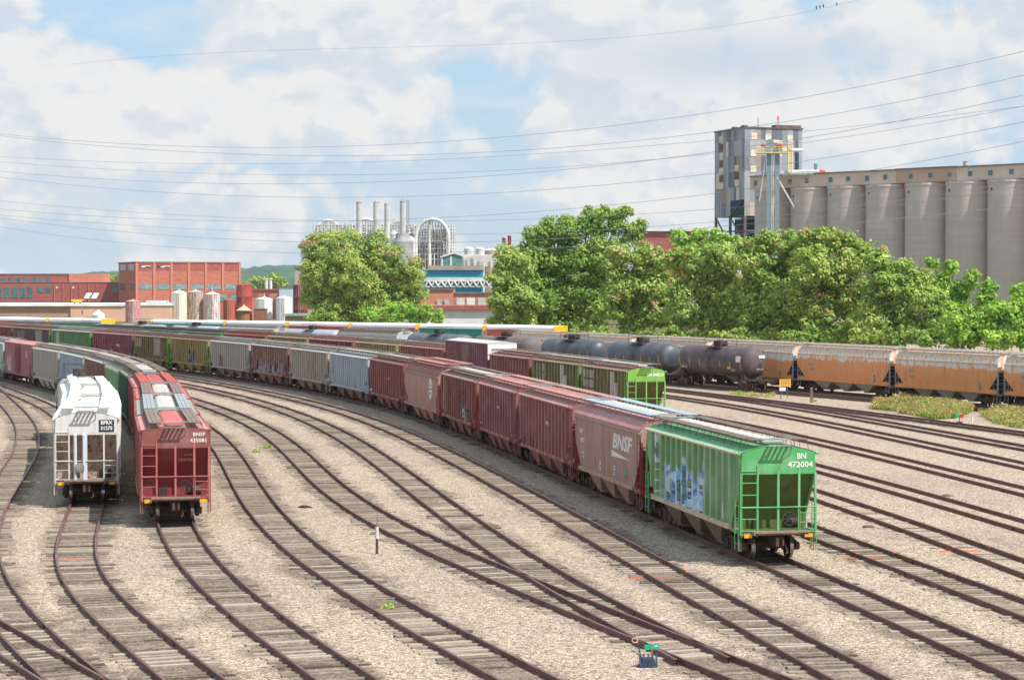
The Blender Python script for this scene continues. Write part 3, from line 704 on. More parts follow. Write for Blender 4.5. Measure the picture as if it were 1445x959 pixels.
g = hopper('rib', *A(0), 'bright green ribbed hopper with blue graffiti at the end of the long train', sd, roof=paint('green_roof', (112, 176, 122), (110, 120, 90), .3, .08, .5), hatch=W_ROOF, slope=gs, frame=paint('green_frame', (104, 176, 112), (120, 112, 84), .35, .15, .3), bay=paint('green_bay', (122, 104, 84), (70, 56, 46), .4, .2, .2), chord=cream, group=RH, nrib=15)
hf = g['half']
for o in list(g.children):
    if o.name.startswith('body'): body = o
me = body.data; me.materials.append(gend)
for p in me.polygons:
    if abs(p.center.x) > hf - .12 and abs(p.normal.x) > .6 and p.center.z > 3.0: p.material_index = 2
text('BN', .30, WHITE, g, M_end(hf + .012, .95, 3.93), bold=.006); text('472004', .30, WHITE, g, M_end(hf + .012, .90, 3.62), bold=.006, xs=1.15)
gt = paint('emblem_green', (60, 120, 78), (60, 90, 60), .2, .05, .3)
b = MB(); ex = -hf + 1.4      # the emblem: a heavy N cut out of the white panel
b.prism_y([(ex + .14, 3.05), (ex + .34, 3.05), (ex + .34, 3.38), (ex + .72, 2.98), (ex + .90, 2.98), (ex + .90, 3.62), (ex + .72, 3.62), (ex + .72, 3.28), (ex + .34, 3.64), (ex + .14, 3.64)], -1.672, -1.666); b.build('emblem', gt, g)
# the smooth brown hopper
brn = paint('brown_smooth_side', (172, 134, 122), (104, 74, 66), .55, .12, .25, .5)
mar_end = paint('maroon_end', (150, 52, 50), (100, 50, 44), .3, .1, .1)
c = hopper('smooth', *A(1), 'smooth brown hopper with white lettering and wedge on its side', brn, roof=paint('pink_roof', (190, 132, 128), (120, 80, 76), .25, .1, .4), hatch=W_ROOF, board=BLUE_ROOF, slope=mar_end, frame=mar_end, chord=paint('brown_sill', (178, 150, 130), (160, 100, 60), .3, .2, .2), group=RH)
hf = c['half']; text('BNSF', .95, WHITE, c, M_side(hf - 3.6, 3.05, -1.606), shear=.2, bold=.03, xs=1.7)
b = MB(); b.prism_y([(hf - 5.6, 2.34), (hf - 1.9, 2.40), (hf - 5.6, 2.62)], -1.612, -1.600); b.build('wedge_emblem', WHITE, c)
for (s_, q, x, z) in (('BNSF', .32, -hf + 1.6, 3.05), ('498577', .32, -hf + 1.9, 2.6), ('LD LMT', .16, -hf + 2.1, 2.0), ('LT WT', .16, -hf + 2.1, 1.8)): text(s_, q, WHITE, c, M_side(x, z, -1.606), bold=.006)
TEAL = simple('teal_decal', (70, 180, 160), (60, 160, 140), 3, .6)
b = MB(); b.prism_y([(hf - 3.1, 1.55), (hf - 2.85, 1.52), (hf - 2.8, 1.95), (hf - 3.0, 2.0), (hf - 3.12, 1.8)], -1.61, -1.58); b.build('decal', TEAL, c)
for i, x in enumerate((-2.4, -1.2, .6, 1.8, 4.2)):
    b = MB()
    for k in range(4): b.box(x, x + (.3, .22, .34, .26)[k], -1.612, -1.585, 1.5 + k * .12, 1.56 + k * .12)
    b.build('stencil', WHITE if i % 2 else simple('stencil_orange', (216, 150, 90), (200, 130, 80), 3), c)
mroof = PINK_ROOF
def maroon(nm, base, **k): return paint(nm, base, (92, 56, 50), k.pop('streak', .4), k.pop('rust', .2), k.pop('fade', .25), .6, **k)
m3 = maroon('maroon_side_scrawled', (160, 102, 98), graf=[(-5.8, -1.2, 1.3, 1.9, [(150, 90, 84), (200, 186, 184), (140, 80, 76)], 4)])
c = hopper('rib', *A(2), 'faded maroon ribbed hopper coupled behind the smooth brown hopper', m3, roof=mroof, board=mroof, group=RH)
text('498 21', .28, WHITE, c, M_side(1.6, 2.9, -1.67))
c = hopper('rib', *A(3), 'plum maroon ribbed hopper, third behind the green one', maroon('plum_side', (152, 94, 94), streak=.25), roof=mroof, board=mroof, group=RH); text('46 09', .26, WHITE, c, M_side(1.2, 2.9, -1.67))
c = hopper('rib', *A(4), 'rusty maroon ribbed hopper with cream stained panels and white hatches', maroon('rusty_side', (154, 100, 90), rust=.5, streak=.5, patch=[(-5.9, -4.3, 1.6, 3.9, (176, 158, 140), .75)], graf=[(2.0, 3.8, 1.35, 2.6, G3, 8)]), roof=paint('tan_rust_roof', (170, 140, 122), (120, 84, 64), .5, .4, .2), hatch=W_ROOF, frame=paint('red_frame', (176, 52, 50), (110, 60, 50), .3, .2, .1), group=RH)
c = hopper('acf', *A(5), 'round sided light brown hopper with a tall white oval', maroon('acf_brown', (184, 132, 118), streak=.3, rust=.1, graf=[(-3.9, -1.2, 1.1, 1.9, [(160, 110, 100), (186, 186, 196), (150, 130, 136)], 3)]), roof=maroon('acf_roof', (158, 96, 84), rust=.25), hatch=maroon('acf_hatch', (150, 88, 78)), board=mroof, group=RH)
hf = c['half']; b = MB(); ov = [(hf - 2.7 + .62 * math.cos(2 * math.pi * i / 28), 2.75 + .82 * math.sin(2 * math.pi * i / 28)) for i in range(28)]; b.prism_y(ov, -1.665, -1.62); em = b.build('oval_emblem', WHITE, c)
b = MB()
for dz, w in ((.3, .32), (0, .45), (-.3, .32)): b.box(hf - 2.7 - w, hf - 2.7 + w, -1.669, -1.66, 2.75 + dz - .06, 2.75 + dz + .06)
b.build('oval_bars', maroon('acf_brown2', (150, 96, 84)), em)
c = hopper('rib', *A(6), 'deep maroon ribbed hopper between the pale blue-grey and the round sided one', maroon('deep_maroon_side', (150, 88, 82), streak=.35), roof=paint('brown_roof', (150, 104, 86), (100, 70, 58), .4, .3, .2), hatch=GREY_ROOF, group=RH); text('4 5 1', .3, WHITE, c, M_side(1.9, 2.75, -1.67))
blg = paint('pale_blue_grey_side', (176, 184, 192), (118, 104, 96), .6, .2, .3, graf=[(2.6, 3.9, 1.3, 2.4, [(120, 124, 130), (60, 62, 70), (170, 176, 180)], 2)])
hopper('rib', *A(7), 'pale blue-grey ribbed hopper with dark scrawl near its end', blg, roof=W_ROOF, bay=paint('tan_bay', (128, 104, 84), (70, 56, 46), .5, .2), group=RH)
tang = paint('tan_grey_side', (176, 164, 148), (120, 92, 74), .55, .25, .2, patch=[(2.7, 2.95, 1.3, 4, (128, 62, 54), .9), (4.2, 4.55, 1.3, 4, (128, 62, 54), .9)])
hopper('rib', *A(8), 'tan-grey ribbed hopper with two maroon vertical bands', tang, roof=GREY_ROOF, bay=paint('tan_bay2', (138, 118, 98), (70, 56, 46), .5, .2), group=RH)
hopper('rib', *A(9), 'rust streaked hopper with lavender block graffiti along its lower side', paint('rust_streak_side', (138, 92, 80), (206, 190, 176), .75, .5, .3, graf=[(-5.2, 5.6, 1.3, 2.6, G2, 5)]), roof=GREY_ROOF, group=RH)
hopper('rib', *A(10), 'beige-grey ribbed hopper with a small maroon graffiti tag', paint('beige_grey_side', (172, 164, 152), (128, 108, 92), .5, .12, .2, graf=[(-3.6, -1.6, 1.3, 2.7, [(120, 70, 80), (90, 40, 60), (150, 110, 116)], 6)]), roof=GREY_ROOF, bay=paint('tan_bay3', (130, 110, 92), (70, 56, 46), .5, .2), group=RH)
ol = lambda nm, base, **k: paint(nm, base, (88, 70, 50), .6, .3, .3, .65, **k)
LIME = paint('lime_frame', (110, 180, 70), (90, 120, 60), .3, .1, .1)
hopper('rib', *A(11), 'yellow-olive hopper with a blue graffiti patch near the middle', ol('yellow_olive_side', (150, 132, 82), graf=[(.2, 2.9, 1.3, 2.7, [(60, 70, 100), (190, 196, 200), (40, 46, 70), (90, 110, 150)], 7)], patch=[(-5.9, -5.1, 2.3, 3.9, (190, 140, 110), .7)]), roof=paint('rust_roof', (150, 116, 96), (110, 80, 60), .5, .3), frame=LIME, group=RH)
hopper('rib', *A(12), 'dark olive hopper with two worn white panels', ol('dark_olive_side', (118, 100, 66), patch=[(-6.2, -4.0, 2.7, 3.8, (186, 176, 160), .6), (1.2, 4.4, 1.8, 3.9, (196, 184, 172), .65)]), roof=paint('rust_roof2', (156, 124, 104), (110, 80, 60), .5, .3), frame=LIME, group=RH)
c = hopper('rib', *A(13), 'wine coloured ribbed hopper ahead of the dark olive one', maroon('wine_side', (136, 70, 84), streak=.2, rust=.08), roof=mroof, group=RH); text('BN 448', .5, WHITE, c, M_side(3.2, 2.6, -1.67)); text('4 502', .5, WHITE, c, M_side(0.4, 1.8, -1.67))
hopper('rib', *A(14), 'mid green hopper with one white emblem panel at its end', paint('mid_green_side', (92, 134, 86), (80, 96, 70), .4, .1, .3, patch=[(-7.2, -5.4, 1.9, 3.9, (190, 190, 180), .8)]), roof=GREY_ROOF, frame=LIME, group=RH)
hopper('rib', *A(15), 'smoke-grey brown hopper with worn stencilled panels', paint('smoke_brown_side', (96, 84, 82), (70, 60, 56), .5, .2, .2, patch=[(-7.4, -3.4, 2.4, 3.7, (170, 150, 130), .55), (2.8, 6.0, 1.6, 3.9, (196, 190, 184), .6)]), roof=paint('rust_roof3', (164, 116, 96), (110, 80, 60), .4, .3), frame=LIME, group=RH)
hopper('rib', 'A', aA[16] + .02, aA[16] + 17.5, 'dull maroon hopper cut by the picture edge beyond the grey brown one', maroon('dull_maroon_side', (126, 62, 66)), roof=mroof, group=RH)
# ---- the train of olive and maroon cars
aB = arcs('B', [885, 815, 746, 686, 625, 558, 497, 432, 373, 311, 252, 187])
def B(i): return 'B', aB[i] + .02, aB[i + 1] - .02
olp = [(-5.5 + i * .95, -4.85 + i * .95, 1.7 + j * .75, 2.3 + j * .75, (216, 212, 202), .75) for i in range(3) for j in range(3)] + [(1.9, 2.5, 1.6, 3.9, (220, 216, 214), .85), (2.5, 3.1, 2.4, 3.9, (220, 216, 214), .85), (3.1, 3.7, 1.6, 3.1, (220, 216, 214), .85)]
lend = paint('lime_end', (122, 176, 70), (92, 110, 50), .35, .12, .15)
c = hopper('rib', *B(0), 'olive green hopper with a lime green end, last of its train', ol('olive_side_panelled', (126, 122, 76), patch=olp), roof=PINK_ROOF, hatch=paint('white_teal_hatch', (206, 214, 208), (80, 170, 130), .5, .1), slope=ol('olive_slope', (110, 112, 54)), frame=paint('lime_frame2', (128, 186, 96), (100, 120, 70), .3, .1), group=BH)
hf = c['half']; bd = [o for o in c.children if o.name.startswith('body')][0]; bd.data.materials.append(lend)
for p in bd.data.polygons:
    if abs(p.center.x) > hf - .12 and abs(p.normal.x) > .6 and p.center.z > 3.0: p.material_index = 2
text('BN 448217', .3, WHITE, c, M_end(hf + .012, .75, 3.78), bold=.012)
hopper('rib', *B(1), 'olive green hopper with white panels coupled behind the lime ended one', ol('olive_side_panelled2', (116, 118, 78), patch=olp), roof=paint('tan_roof', (172, 132, 110), (120, 90, 70), .4, .2), hatch=W_ROOF, frame=LIME, group=BH)
hopper('rib', *B(2), 'maroon hopper between the tall boxcar and the olive hoppers', maroon('b_maroon', (146, 90, 88)), roof=PINK_ROOF, group=BH)
wend = paint('white_boxcar_end', (232, 228, 224), (180, 160, 150), .2, .05, .1)
bx = box_car(*B(3), 'tall maroon ribbed boxcar with a white end and roof', paint('boxcar_maroon', (138, 82, 92), (90, 50, 50), .35, .15, .25), W_ROOF, None, e=5.0, door=paint('boxcar_door', (146, 108, 98), (110, 80, 70), .4, .2), endm=paint('boxcar_red_end', (150, 52, 60), (100, 40, 40), .2, .1))
b = MB(); b.box(bx['half'] + .13, bx['half'] + .17, -1.5, 1.5, 3.5, 4.98); b.build('end_panel', wend, bx)
text('TBOX 661', .3, DARK, bx, M_end(bx['half'] + .175, -.5, 4.4)); text('4412', .26, DARK, bx, M_end(bx['half'] + .175, .95, 4.5))
hopper('rib', *B(4), 'maroon hopper with an orange end post coupled beyond the tall boxcar', maroon('b_maroon2', (148, 92, 84)), roof=PINK_ROOF, frame=paint('orange_frame', (206, 110, 60), (150, 80, 50), .3, .2), group=BH)
hopper('rib', *B(5), 'khaki ribbed hopper two cars beyond the tall boxcar', ol('khaki_side', (150, 132, 92)), roof=paint('khaki_roof', (168, 148, 118), (120, 90, 70), .4, .2), frame=LIME, group=BH)
hopper('rib', *B(6), 'violet maroon hopper beyond the khaki one, only its top showing', maroon('b_maroon3', (132, 62, 76)), roof=PINK_ROOF, group=BH)
hopper('rib', *B(7), 'olive hopper with a lime end post seen over the rust streaked car', ol('b_olive3', (146, 126, 80)), roof=paint('khaki_roof2', (170, 146, 118), (120, 90, 70), .4, .2), frame=LIME, group=BH)
hopper('rib', *B(8), 'brick red hopper roof showing over the beige-grey car', maroon('brick_red_side', (150, 66, 54), rust=.3), roof=paint('brick_roof', (160, 90, 74), (110, 70, 56), .4, .3), group=BH)
hopper('rib', *B(9), 'emerald green hopper beside the brick red one', paint('emerald_side', (52, 124, 84), (60, 90, 60), .3, .1, .2), roof=paint('dark_roof', (104, 92, 82), (70, 60, 50), .4, .2), frame=LIME, group=BH)
hopper('rib', *B(10), 'emerald green hopper with a darker roof over the dark olive car', paint('emerald_side2', (40, 116, 70), (60, 90, 60), .3, .1, .2), roof=paint('dark_roof2', (92, 84, 76), (70, 60, 50), .4, .2), frame=LIME, group=BH)
d_ = aB[11]
for i, (lab, sc_, rc) in enumerate((('charcoal hopper with white numerals over the wine coloured car', (62, 66, 72), (110, 96, 88)), ('dark teal green hopper over the mid green car', (50, 96, 76), (100, 150, 110)), ('dark roofed hopper with lime post over the grey brown car', (66, 82, 66), (150, 150, 140)))):
    hopper('rib', 'B', d_ + .02, d_ + 18.5, lab, paint('bx%d' % i, sc_, (60, 60, 56), .3, .1, .2), roof=paint('bxr%d' % i, rc, (80, 70, 60), .4, .2), frame=LIME, group=BH); d_ += 18.6
# ---- the train behind the red hopper
aD = [T['D'].arc(89.2)] + [T['D'].arc(2930 * 5.75 / (y - 406)) for y in (574.5, 553.4, 538)] + [T['D'].arc(142)] + [T['D'].arc_at_px(x, -1.6, RZ + 4.1) for x in (170, 145, 115, 80, 43, 3)]
aD[5] = (aD[4] + aD[6]) / 2
def D(i): return 'D', aD[i] + .02, aD[i + 1] - .02
rend = paint('red_end', (138, 78, 72), (104, 62, 54), .5, .15, .2)
rs = maroon('red_side', (146, 84, 80)); BB = paint('brown_board', (128, 112, 104), (96, 76, 66), .4, .2, .1, .8)
c = hopper('rib', *D(0), 'dusty red hopper facing the bridge with white numbers on its end', rs, flat=True, roof=paint('dusty_pink_roof', (196, 130, 124), (130, 96, 80), .25, .1, .3), hatch=paint('dusty_hatch', (198, 116, 112), (140, 90, 80), .2, .1, .2), board=BB, slope=paint('red_slope', (128, 44, 52), (104, 44, 48), .4, .1, .1), frame=paint('red_endframe', (176, 100, 96), (150, 84, 76), .2, .06, .2), group=DH)
hf = c['half']; bd = [o for o in c.children if o.name.startswith('body')][0]; bd.data.materials.append(rend)
for p in bd.data.polygons:
    if abs(p.center.x) > hf - .12 and abs(p.normal.x) > .6 and p.center.z > 3.0: p.material_index = 2
text('BNSF', .22, WHITE, c, M_end(hf + .012, 1.08, 3.86), bold=.004, xs=1.15); text('435081', .24, WHITE, c, M_end(hf + .012, 1.06, 3.60), bold=.004, xs=1.1)
text('LOAD', .17, paint('stencil_pale', (206, 150, 140)), c, M_end(hf - .28, .62, 2.98)); text('CONTROL', .17, MC['stencil_pale'], c, M_end(hf - .34, .55, 2.74))
hopper('rib', *D(1), 'maroon hopper with grey plates and a white hatch behind the dusty red one', flat=True, side=maroon('d_maroon2', (150, 74, 74)), roof=paint('green_edge_roof', (140, 156, 132), (120, 96, 84), .4, .2), hatch=W_ROOF, board=paint('slate_board', (150, 156, 160), (110, 104, 100), .3, .1), group=DH)
hopper('rib', *D(2), 'maroon hopper with brown plates and a bright white hatch', flat=True, side=maroon('d_maroon3', (146, 68, 68)), roof=paint('red_roof_d', (190, 100, 94), (140, 80, 70), .2, .1), hatch=W_ROOF, board=BB, group=DH)
hopper('rib', *D(3), 'maroon hopper with brick red roof plates', flat=True, side=maroon('d_maroon4', (140, 62, 62)), roof=paint('pink_roof_d', (196, 120, 116), (140, 80, 70), .2, .1), hatch=paint('d_hatch4', (184, 104, 104), (140, 80, 70), .2, .1), board=paint('brick_board', (178, 74, 58), (140, 60, 50), .2, .1), group=DH)
hopper('rib', *D(4), 'dark green hopper beside the white hoppers', paint('d_dark_green', (44, 88, 72), (40, 60, 50), .3, .08, .1), roof=paint('tan_roof_d', (156, 134, 116), (110, 90, 76), .4, .2), hatch=W_ROOF, group=DH)
hopper('smooth', *D(5), 'grass green smooth sided hopper beyond the dark green one', paint('d_green', (86, 138, 80), (80, 100, 64), .3, .1, .2), roof=paint('grey_roof_d', (170, 164, 152), (120, 100, 84), .4, .2), group=DH)
hopper('rib', *D(6), 'rust brown hopper seen over the silver tank car', paint('d_rust', (140, 96, 82), (180, 160, 140), .5, .4, .2), roof=GREY_ROOF, group=DH)
hopper('rib', *D(7), 'light steel-blue hopper on the bend next to the silver tank car', paint('d_blue_grey', (164, 178, 192), (130, 120, 112), .5, .12, .2), roof=GREY_ROOF, group=DH)
hopper('rib', *D(8), 'stone grey hopper with rust stained end on the bend', paint('d_stone', (176, 170, 158), (130, 116, 100), .5, .15, .2), roof=GREY_ROOF, group=DH)
bx = box_car(*D(9), 'plain maroon boxcar with a white leaf scrawl low on its side', paint('d_box', (142, 80, 84), (100, 56, 56), .25, .08, .15, graf=[(-6.8, -4.0, 1.2, 3.0, [(132, 64, 70), (206, 196, 204), (140, 80, 90), (206, 196, 204)], 9)], patch=[(4.6, 5.2, 2.9, 3.6, (206, 190, 180), .8)]), PINK_ROOF, None, e=4.3, ribs=False)
hopper('rib', 'D', aD[10] + .02, aD[10] + 16, 'mint grey hopper at the picture edge beyond the maroon boxcar', paint('d_mint', (170, 190, 178), (130, 126, 110), .4, .1, .2), roof=GREY_ROOF, group=DH)
# ---- the white hoppers and the silver tank car
WP = paint('white_hopper_paint', (238, 236, 230), (206, 192, 178), .18, .05, .1, .55); WS = paint('white_slope', (176, 156, 136), (112, 70, 66), .6, .35, .1, .75, rustc=(104, 62, 60))
WRF = paint('white_hopper_roof', (232, 230, 224), (200, 190, 180), .25, .03, .05, .6)
a1 = [T['1'].arc(d) for d in (97.3, 109.2, 121.0, 132.8, 148.5)]
WH = 'white covered hoppers'
c = hopper('rib', '1', a1[0] + .02, a1[1] - .02, 'white hopper facing the bridge with a rust stained end and pale pipes', paint('white_hopper_side', (214, 212, 208), (158, 142, 128), .55, .2, .1), roof=WRF, hatch=WRF, board=WRF, slope=WS, frame=paint('white_frame', (206, 206, 206), (176, 150, 130), .3, .12, .05), group=WH)
hf = c['half']
for y in (-.55, -.12):
    b = MB(); b.path([(hf - .2, y, 3.45), (hf + .06, y, 3.2), (hf + .06, y, 1.15)], .085, 8); b.build('pipe', paint('pipe_white', (206, 214, 220), (160, 140, 128), .3, .15), c, 40)
b = MB(); b.lathe([(.20, 0), (.24, .02), (.24, .1), (.16, .12)], 16, 'x', (hf + .12, -.34, 1.75)); b.tube((hf + .06, -.55, 1.6), (hf + .06, -.12, 1.6), .1, 8); b.build('pipe_valve', STEEL, c, 40)
b = MB(); b.box(hf + .002, hf + .02, .62, 1.36, 3.42, 3.98); pn = b.build('number_panel', simple('black_panel', (32, 46, 56), (40, 52, 60), 4, .5), c)
text('BPRX', .24, WHITE, pn, M_end(hf + .026, .99, 3.84), bold=.008); text('31275', .24, WHITE, pn, M_end(hf + .026, .99, 3.58), bold=.008)
hopper('rib', '1', a1[1] + .02, a1[2] - .02, 'white hopper second in line behind the rust stained white one', WP, roof=WRF, hatch=WRF, board=WRF, group=WH)
hopper('rib', '1', a1[2] + .02, a1[3] - .02, 'white hopper coupled to the silver tank car', WP, roof=WRF, hatch=WRF, board=WRF, group=WH)
SILV = paint('silver_tank', (186, 182, 178), (140, 112, 88), .5, .25, .1, .5)
tank_car('1', a1[3] + .02, a1[4], 'silver tank car with rust stains behind the white hoppers', SILV, None, bars=False, R=1.52, zc=2.66)
# ---- the tank cars
def TT(x): return T['T'].arc_at_px(x, -1.5, RZ + 3.0)
BK = paint('black_tank', (68, 74, 83), (84, 78, 76), .35, .08, .25, .35, spec=.5); BK2 = paint('brown_black_tank', (86, 74, 76), (110, 88, 78), .45, .15, .25, .5)
GT = paint('grey_tank', (160, 168, 178), (120, 110, 104), .4, .1, .2, .4)
TG = 'tank cars on the track before the rusty hoppers'; tx = [TT(x) for x in (1060, 943, 842, 750)]
t0 = tank_car('T', tx[0], tx[1], 'brownish black tank car with white end label, last on its track', BK2, TG)
hf = t0['half']; b = MB(); b.box(hf - 1.02, hf - .96, .25, 1.0, 3.15, 3.45); b.build('end_label', WHITE, t0)
text('2', .5, simple('dull_black', (40, 36, 38), (50, 44, 44), 3), t0, M_end(hf - .86, .35, 2.45)); text('DOT 111', .2, WHITE, t0, M_end(hf - .86, .35, 2.05))
text('GATX', .45, WHITE, t0, M_side(-hf + 2.6, 2.0, -1.37)); text('5137', .36, WHITE, t0, M_side(hf - 3.4, 1.9, -1.36))
b = MB(); b.box(hf - 2.7, hf - 1.9, -1.50, -1.44, 2.75, 3.35); b.build('side_label', WHITE, t0)
b = MB(); b.prism_y([(hf - 4.4, 2.05), (hf - 3.8, 1.98), (hf - 3.7, 2.2), (hf - 4.3, 2.27)], -1.45, -1.36); b.build('side_label', YELLOW, t0)
t = tank_car('T', tx[1], tx[2], 'glossy black tank car coupled to the brownish one', BK, TG); text('UTLX 20', .34, WHITE, t, M_side(-3.0, 1.95, -1.36)); text('NO 1', .3, WHITE, t, M_side(3.6, 1.95, -1.36))
t = tank_car('T', tx[2], tx[3], 'glossy black tank car with a red walkway, second from the brownish one', BK, TG, rail=STEEL)
b = MB(); b.box(-1.75, -1.0, -.5, .5, 4.3, 4.75); b.build('valve_housing', paint('red_housing', (130, 70, 70), (90, 60, 60), .3, .1), t)
a = tx[3]; P = 17.3
tank_car('T', a, a + P, 'dusty brown-black tank car half hidden by the white ended boxcar', paint('dusty_tank', (104, 94, 92), (120, 100, 84), .4, .15), TG); a += P
tank_car('T', a, a + P, 'slate tank car behind the tall boxcar', paint('slate_tank', (96, 100, 106), (110, 100, 92), .4, .1), TG); a += P
hopper('acf', 'T', a + .02, a + P, 'silver round sided hopper with a brown roof among the tank cars', paint('silver_acf', (176, 182, 186), (150, 130, 116), .4, .1), roof=paint('brown_acf_roof', (150, 136, 130), (120, 96, 84), .4, .2), hatch=GREY_ROOF); a += P
tank_car('T', a, a + P, 'grey tank car with dark walkway beside the silver round hopper', GT, TG, bars=False); a += P
hopper('rib', 'T', a + .02, a + P, 'grey striped hopper standing between two grey tank cars', paint('striped_grey', (180, 178, 176), (120, 104, 94), .6, .1), roof=GREY_ROOF); a += P
for lab in ('grey tank car under the green leafy tree', 'grey tank car below the rust topped round hut', 'grey tank car below the cream tank with rust spots'):
    tank_car('T', a, a + P, lab, GT, TG, bars=False); a += P
for lab in ('white topped tank car below the brown low warehouse', 'pale tank car nearest the pinkish streaked storage tank'):
    tank_car('T', a, a + P, lab, paint('pale_tank', (206, 208, 210), (150, 140, 130), .3, .1), TG, bars=False); a += P
# ---- the rusty hoppers below the trees
OG = 'rusty round sided hoppers below the trees'
aO = arcs('O', [1411, 1258, 1121], -1.6, RZ + 3.0); p_ = 17.0
aO = [aO[0] - 2 * p_, aO[0] - p_] + aO + [aO[2] + p_ * k for k in (1.05, 2.1, 3.15, 4.2)]
def rusty(nm, zl, jag, top=(214, 208, 200)): return paint(nm, (230, 156, 102), (196, 130, 88), .4, .25, .15, .75, zone=(top, zl, jag), rustc=(184, 98, 52))
labs = ['rusty hopper leaving the picture past the weeds', 'rusty orange hopper cut by the picture edge', 'rusty hopper with a grey upper band, standing behind the tall weeds', 'rusty hopper with heavy rust drips behind the yellow sign', 'rusty hopper half hidden by the brownish tank car', 'rusty hopper hidden behind the glossy black tank car but for its roof', 'rusty hopper whose roof shows over the second black tank car', 'rusty hopper at the far end of the rusty row']
for i in range(1, 8):
    orf = paint('rust_cage_roof%d' % (i % 3), (222, 198, 174), (206, 136, 84), .5, .3, .3, .8)
    c = hopper('acf', 'O', aO[i] + .02, aO[i + 1] - .02, labs[i], rusty('rusty_side%d' % i, (2.8, 3.1, 3.15, 3.25, 2.85, 3.2, 3.0, 3.1)[i], (1.2, 1.0, 1.1, 1.6, 1.3, 1.2, 1.1, 1)[i]), roof=orf, hatch=GREY_ROOF, board=paint('pale_board', (196, 186, 178), (170, 130, 100), .4, .2), slope=DARK, frame=paint('grey_ladder', (156, 162, 170), (130, 120, 110), .3, .1), bay=paint('grey_bay', (160, 150, 140), (120, 96, 80), .5, .2), group=OG, ribframe=True)
    hf = c['half']
    for (x, z, w, h) in ((-hf + 2.6, 2.7, .35, .16), (-hf + 2.7, 2.2, .3, .1), (hf - 2.6, 1.7, .16, .3)):
        b = MB(); b.box(x - w, x + w, -1.66, -1.58, z - h, z + h); b.build('stencil_panel', simple('grey_stencil', (186, 176, 160), (150, 120, 96), 4), c)
# ---- white topped boxcars with yellow ends
WG = 'white topped boxcars with yellow ends'
aW = arcs('W', [783, 683, 588, 494, 404.5, 316, 210], -1.5, RZ + 4.6)
YEL = simple('yellow_end_paint', (250, 178, 16), (240, 160, 20), 2, .5); WT = paint('white_box_top', (246, 244, 242), (226, 220, 216), .12, .02, .05)
cl = [((206, 96, 84), 'red'), ((46, 140, 126), 'teal'), ((176, 96, 96), 'dull red'), ((190, 84, 84), 'red'), ((52, 128, 108), 'teal'), ((60, 150, 124), 'teal')]
lb = ['white topped boxcar with red side, its yellow end beside the trees', 'white topped boxcar with teal side next to the red one by the trees', 'white topped boxcar with dull red side in front of the vine bush', 'white topped boxcar with red side below the leafy tree', 'white topped boxcar with dark teal side below the white storage tanks', 'white topped boxcar with bright teal side below the stained tank']
for i in range(6):
    box_car('W', aW[i] + .02, aW[i + 1] - .02, lb[i], paint('wbox%d' % i, cl[i][0], (100, 80, 76), .2, .05, .1), WT, WG, e=5.0, ribs=False, endm=WT, capend=YEL, round_top=.62)
a = T['W'].arc_at_px(144, -1.5, RZ + 4.6)
for lab, c_ in (('white topped boxcar with grey side and yellow end by the streaked tank', (150, 158, 170)), ('white topped boxcar with faded red side at the picture edge', (176, 110, 112))):
    box_car('W', a + .02, a + 15.5, lab, paint('wl' + lab[30:36], c_, (100, 90, 86), .2, .05, .1), WT, WG, e=5.0, ribs=False, endm=WT, capend=YEL, round_top=.62); a += 15.6
# ---- buildings and plant beyond the yard
def pxbox(b, x0, x1, y0, y1, Y, dep, m=0):
    p = at_y(x0, y0, Y); q = at_y(x1, y1, Y); b.box(p[0], q[0], Y, Y + dep, max(q[2], -.2), p[2], m)
BRICK = simple('red_brick', (192, 118, 98), (172, 100, 84), .5, .9, stretch=(1, 1, 3)); BRICK2 = simple('dark_red_brick', (172, 98, 90), (150, 82, 78), .5, .9, stretch=(1, 1, 3))
BRICK3 = simple('orange_brick', (204, 136, 114), (188, 120, 100), .6, .9, stretch=(1, 1, 3)); TANW = simple('tan_render', (222, 180, 154), (210, 166, 140), .25, .9); BRNW = simple('brown_render', (184, 144, 126), (172, 132, 116), .25, .9)
WROOF = simple('white_membrane_roof', (240, 238, 236), (216, 214, 214), .1, .7); GLASS = simple('teal_window_glass', (84, 120, 128), (56, 88, 98), .5, .15, spec=.6); GLASS2 = simple('dusty_window_glass', (150, 176, 176), (96, 130, 136), .9, .25, spec=.5)
GREYR = simple('grey_flat_roof', (120, 118, 118), (96, 96, 98), .3, .9); WHT = simple('white_plant_steel', (226, 222, 218), (188, 184, 180), .15, .6); WHT2 = simple('grey_plant_steel', (170, 166, 164), (132, 128, 128), .2, .6)
def win(b_parent, x0, x1, y0, y1, Y, mat=GLASS, name='window', dep=.12):
    b = MB(); pxbox(b, x0, x1, y0, y1, Y - dep, dep * .9); return b.build(name, mat, b_parent)
def bld(name, label, cat, x, y, Y, group=None):
    return thing(name, label, cat, (0, 0, 0), 0, group)
